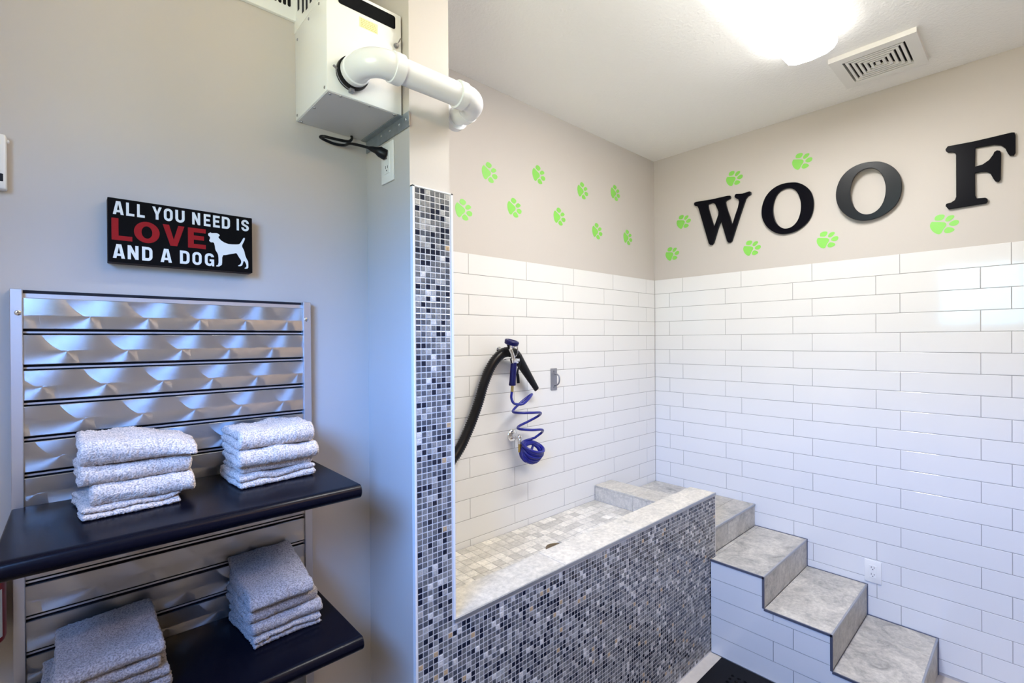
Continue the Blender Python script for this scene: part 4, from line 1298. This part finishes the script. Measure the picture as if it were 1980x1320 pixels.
zc_ = 2.262
pc = [(-2.505, -0.452, 2.297), (-2.508, -0.462, 2.285), (-2.525, -0.475, 2.268), (-2.565, -0.483, 2.2605), (-2.598, -0.476, 2.262), (-2.606, -0.464, 2.2625), (-2.592, -0.454, 2.262), (-2.56, -0.452, 2.2585), (-2.535, -0.466, 2.2565), (-2.53, -0.50, 2.252), (-2.508, -0.535, 2.240), (-2.492, -0.558, 2.230)]
bm = B(); tube(bm, spline(pc, 8), 0.0042, 10)
obj('cable', bm, M_BLACK, cord)
pl = [Vector(p) for p in ((-2.496, -0.553, 2.232), (-2.489, -0.560, 2.2285), (-2.481, -0.568, 2.2245), (-2.473, -0.576, 2.220), (-2.456, -0.580, 2.2135))]
bm = B(); tube(bm, pl, [0.005, 0.008, 0.010, 0.0155, 0.016], 14)
obj('plug', bm, M_BLACK, cord, ang=50)

th = thing('thermostat', 'white wall thermostat cut by the left edge of the photo', 'thermostat', (-3.30, YL, 1.974))
bm = B(); box(bm, -3.345, -3.2490, YL - 0.024, YL - 0.0003, 1.974, 2.088, 0.004, 3)
obj('housing', bm, M_PLASTIC, th, ang=30)
bm = B(); box(bm, -3.331, -3.2535, YL - 0.0252, YL - 0.023, 1.990, 2.006, 0.001, 1)
obj('display', bm, M_SLOT, th, sm=False)
bm = B(); box(bm, -3.2495, -3.2450, YL - 0.016, YL - 0.008, 2.074, 2.080, 0.001, 1)
obj('side_lever', bm, M_PLASTIC, th, sm=False)

ext = thing('fire_extinguisher', 'red canister with pale label on the wall left of the slat panel, under the shelf', 'fire extinguisher', (-3.298, -0.50, 1.063))
EXC = (-3.2978, -0.492)
bm = B(); lathe(bm, (EXC[0], EXC[1], 1.063), (0, 0, 1), [(0, 0.038), (0.004, 0.043), (0.012, 0.045), (0.115, 0.045), (0.135, 0.038), (0.148, 0.022), (0.152, 0.014), (0.165, 0.014)], 36)
obj('cylinder', bm, M_REDCAN, ext)
bm = B()
ua = [radians(a) for a in range(-75, 256, 6)]
a0, a1 = 210, 334
ring = [radians(a0 + (a1 - a0) * i / 20) for i in range(21)]
vv = [[bm.verts.new((EXC[0] + 0.0453 * cos(a), EXC[1] + 0.0453 * sin(a), z)) for a in ring] for z in (1.078, 1.172)]
for i in range(20): bm.faces.new((vv[0][i], vv[0][i + 1], vv[1][i + 1], vv[1][i]))
obj('label', bm, M_CREAM, ext, label='pale label')
bm = B(); box(bm, EXC[0] - 0.008, EXC[0] + 0.008, EXC[1] - 0.02, EXC[1] + 0.03, 1.226, 1.238, 0.003, 2); box(bm, EXC[0] - 0.010, EXC[0] + 0.010, EXC[1] - 0.008, EXC[1] + 0.008, 1.22, 1.250, 0.003, 2)
obj('valve_head', bm, M_BLACK, ext)
bm = B(); box(bm, EXC[0] - 0.02, EXC[0] + 0.02, EXC[1] + 0.044, YL - 0.0003, 1.08, 1.22, 0.001, 1)
obj('wall_bracket', bm, M_BLACK, ext, sm=False)

# ================================================================== ON THE TUB WALL: HANGER, SPRAYER, HOSES
# black vacuum hose: from behind the pillar up to the hook, ribbed
hose = thing('dryer_hose', 'thick black corrugated hose with tapered nozzle, hung on the tub wall', 'hose', (-1.75, -0.04, 1.10))
hp = [(-2.235, -0.24, 0.99), (-2.15, -0.10, 0.985), (-2.05, -0.065, 1.0), (-1.93, -0.055, 1.045), (-1.82, -0.05, 1.13), (-1.745, -0.045, 1.235), (-1.690, -0.045, 1.345), (-1.650, -0.045, 1.445), (-1.603, -0.050, 1.535), (-1.545, -0.058, 1.588), (-1.490, -0.062, 1.598)]
up = [(-2.262, -0.60, 2.356), (-2.262, -0.52, 2.345), (-2.262, -0.44, 2.26), (-2.262, -0.41, 2.05), (-2.262, -0.40, 1.7), (-2.262, -0.38, 1.3), (-2.255, -0.32, 1.06)]
pts = spline(up + hp, 10)
# resample evenly for the ribs
def resample(pts, step):
    out = [pts[0]]; acc = 0.0
    for a, b in zip(pts, pts[1:]):
        l = (b - a).length
        while acc + l >= step:
            t = (step - acc) / l
            a = a + (b - a) * t
            out.append(a); l = (b - a).length; acc = 0.0
        acc += l
    return out
rp = resample(pts, 0.0055)
rad = [0.0262 if i % 2 else 0.0212 for i in range(len(rp))]
bm = B(); tube(bm, rp, rad, 18)
obj('corrugated_tube', bm, M_HOSE, hose, ang=180)
nz = [Vector(p) for p in ((-1.500, -0.066, 1.594), (-1.468, -0.068, 1.590), (-1.440, -0.066, 1.566))]
bm = B(); tube(bm, spline(nz, 6), 0.0245, 20)
obj('hose_cuff', bm, M_BLACK, hose)
# flattened tapering nozzle
a, b = Vector((-1.448, -0.058, 1.578)), Vector((-1.287, -0.050, 1.388))
d = (b - a).normalized(); side = Vector((0, 1, 0)); wd = d.cross(side).normalized()
bm = B()
rings = []
for i in range(13):
    t = i / 12
    c = a + (b - a) * t
    hw = 0.030 * (1 - t) + 0.0165 * t; th_ = 0.026 * (1 - t) + 0.011 * t
    if i == 0: hw *= 0.8
    rings.append([bm.verts.new(c + wd * hw * cos(2 * pi * k / 20) * (1.0) + side * th_ * sin(2 * pi * k / 20)) for k in range(20)])
for p, q in zip(rings, rings[1:]):
    for k in range(20): bm.faces.new((p[k], p[(k + 1) % 20], q[(k + 1) % 20], q[k]))
bm.faces.new(rings[0][::-1]); bm.faces.new(rings[-1])
obj('nozzle', bm, M_BLACK, hose, ang=40, label='black tapered nozzle')

hook = thing('hose_hook', 'chrome wall hook carrying the black hose and the blue sprayer', 'hook', (-1.476, 0.0, 1.60))
bm = B()
lathe(bm, (-1.512, 0.001, 1.555), (0, -1, 0), [(0, 0.012), (0.004, 0.011), (0.006, 0.004)], 18)
tube(bm, spline([(-1.512, -0.002, 1.555), (-1.500, -0.03, 1.556), (-1.480, -0.060, 1.562), (-1.472, -0.085, 1.575), (-1.472, -0.098, 1.600), (-1.475, -0.100, 1.622)], 6), 0.0035, 10)
obj('wire_arm', bm, M_CHROME, hook)
bm = B()
lathe(bm, (-1.515, 0.001, 1.605), (0, -1, 0), [(0, 0.018), (0.004, 0.017), (0.008, 0.008), (0.06, 0.007)], 18)
obj('wall_post', bm, M_CHROME, hook)

spray = thing('sprayer', 'pet wash sprayer with navy grip and coiled blue hose on the tub wall', 'sprayer', (-1.45, -0.10, 1.05))
YSP = -0.112
# head: navy rubber ring above a chrome cone
hc = Vector((-1.527, YSP, 1.640))
ax = Vector((0.10, -0.28, 1.0)).normalized()
bm = B(); lathe(bm, hc - ax * 0.004, ax, [(-0.004, 0.026), (-0.002, 0.035), (0.014, 0.0375), (0.020, 0.034), (0.021, 0.026), (0.015, 0.023), (0.014, 0.01)], 32)
obj('spray_head', bm, M_NAVY, spray, label='navy rubber spray head ring')
bm = B(); lathe(bm, hc - ax * 0.032, ax, [(0, 0.010), (0.010, 0.014), (0.022, 0.026), (0.028, 0.029)], 32)
neck_top = hc - ax * 0.03
tube(bm, spline([neck_top, (-1.520, YSP + 0.003, 1.585), (-1.513, YSP, 1.560), (-1.513, YSP, 1.545)], 6), [0.0105] * 19, 16)
box(bm, -1.530, -1.488, YSP - 0.012, YSP + 0.012, 1.538, 1.564, 0.005, 2)
lathe(bm, (-1.496, YSP - 0.004, 1.5555), (0.6, -0.8, 0), [(0, 0.010), (0.014, 0.009), (0.016, 0.005)], 16)
obj('chrome_body', bm, M_CHROME, spray, ang=40)
bm = B(); tube(bm, [(-1.512, YSP, 1.543), (-1.5125, YSP, 1.535), (-1.516, YSP, 1.50), (-1.521, YSP, 1.45), (-1.523, YSP, 1.432), (-1.523, YSP, 1.428)], [0.0150, 0.0158, 0.0162, 0.0165, 0.0178, 0.0165], 20)
obj('grip', bm, M_NAVY, spray, label='navy rubber grip')
bm = B(); tube(bm, spline([(-1.487, YSP - 0.004, 1.585), (-1.474, YSP - 0.005, 1.570), (-1.478, YSP - 0.004, 1.53), (-1.490, YSP - 0.004, 1.495), (-1.487, YSP - 0.004, 1.465), (-1.485, YSP - 0.004, 1.438)], 5), [0.0055] * 12 + [0.005] * 5 + [0.0075] * 9, 10)
obj('trigger_lever', bm, M_BLACK, spray)
bm = B(); tube(bm, [(-1.522, YSP, 1.430), (-1.525, YSP, 1.396)], 0.0075, 12)
obj('brass_fitting', bm, M_BRASS, spray)
# the coiled hose
YH = -0.10
hz = [(-1.526, YSP, 1.398), (-1.530, YSP, 1.365), (-1.522, -0.125, 1.338), (-1.490, -0.150, 1.335), (-1.435, -0.135, 1.352), (-1.368, -0.095, 1.370), (-1.372, -0.070, 1.355), (-1.420, -0.060, 1.325),
      (-1.487, -0.075, 1.292), (-1.490, -0.120, 1.288), (-1.425, -0.155, 1.285), (-1.350, -0.140, 1.275), (-1.322, -0.095, 1.250), (-1.360, -0.060, 1.222), (-1.430, -0.060, 1.205),
      (-1.458, -0.090, 1.198), (-1.420, -0.145, 1.195), (-1.340, -0.140, 1.185), (-1.300, -0.100, 1.160), (-1.325, -0.070, 1.130)]
hel = []
c0 = Vector((-1.372, -0.105, 1.100))
turns = 8
for i in range(turns * 20 + 1):
    t = i / (turns * 20)
    an = 2 * pi * turns * t + radians(60)
    # each turn hangs a little lower and tips further over
    tip = radians(22 + 50 * t)
    rr_ = 0.064 + 0.004 * sin(turns * 2.3 * t)
    p = Vector((rr_ * cos(an), rr_ * 0.80 * sin(an), 0))
    p = Matrix.Rotation(tip, 3, 'X') @ p
    p = Matrix.Rotation(radians(10 - 14 * t), 3, 'Y') @ p
    hel.append(c0 + p + Vector((0.004 * sin(5 * t), 0.010 * t, -0.046 * t)))
tail = [(-1.420, -0.110, 1.030), (-1.432, -0.080, 1.045), (-1.428, -0.063, 1.072)]
cpts = spline(hz, 7) + hel[3:] + spline([hel[-1]] + tail, 7)[2:]
bm = B(); tube(bm, cpts, 0.0066, 12)
obj('coiled_hose', bm, M_BLUE, spray, ang=180, label='bright blue coiled hose')
bm = B(); tube(bm, [(-1.428, -0.062, 1.068), (-1.427, -0.062, 1.114)], 0.009, 14)
obj('brass_fitting', bm, M_BRASS, spray)

valve = thing('water_valve', 'round chrome water valve on the tub wall feeding the blue hose', 'valve', (-1.41, 0.0, 1.13))
vc = Vector((-1.425, 0.0005, 1.148))
bm = B(); lathe(bm, vc, (0, -1, 0), [(0, 0.033), (0.004, 0.033), (0.010, 0.028), (0.014, 0.016), (0.05, 0.014)], 32)
obj('escutcheon', bm, M_CHROME, valve)
bm = B(); tube(bm, spline([vc + Vector((0, -0.045, 0)), vc + Vector((-0.002, -0.056, -0.002)), (-1.424, -0.061, 1.138), (-1.4265, -0.062, 1.126), (-1.427, -0.062, 1.112)], 6), [0.015] * 8 + [0.0135] * 17, 18)
obj('spout', bm, M_CHROME, valve, ang=40)

tie = thing('tether_plate', 'grey metal tether plate with loop handle, right of the blue sprayer', 'tether plate', (-1.095, 0.0, 1.365))
bm = B(); box(bm, -1.122, -1.072, -0.006, 0.0005, 1.366, 1.491, 0.001, 1)
obj('plate', bm, M_STEELD, tie, sm=False)
for z in (1.382, 1.475):
    bm = B(); lathe(bm, (-1.097, -0.006, z), (0, -1, 0), [(0, 0.006), (0.002, 0.0055), (0.003, 0.002)], 12)
    obj('screw', bm, M_STEELD, tie)
bm = B(); tube(bm, spline([(-1.092, -0.004, 1.460), (-1.092, -0.020, 1.458), (-1.090, -0.036, 1.448), (-1.090, -0.040, 1.430), (-1.090, -0.036, 1.408), (-1.092, -0.020, 1.394), (-1.092, -0.004, 1.392)], 6), 0.0045, 12)
obj('loop_handle', bm, M_STEELD, tie)
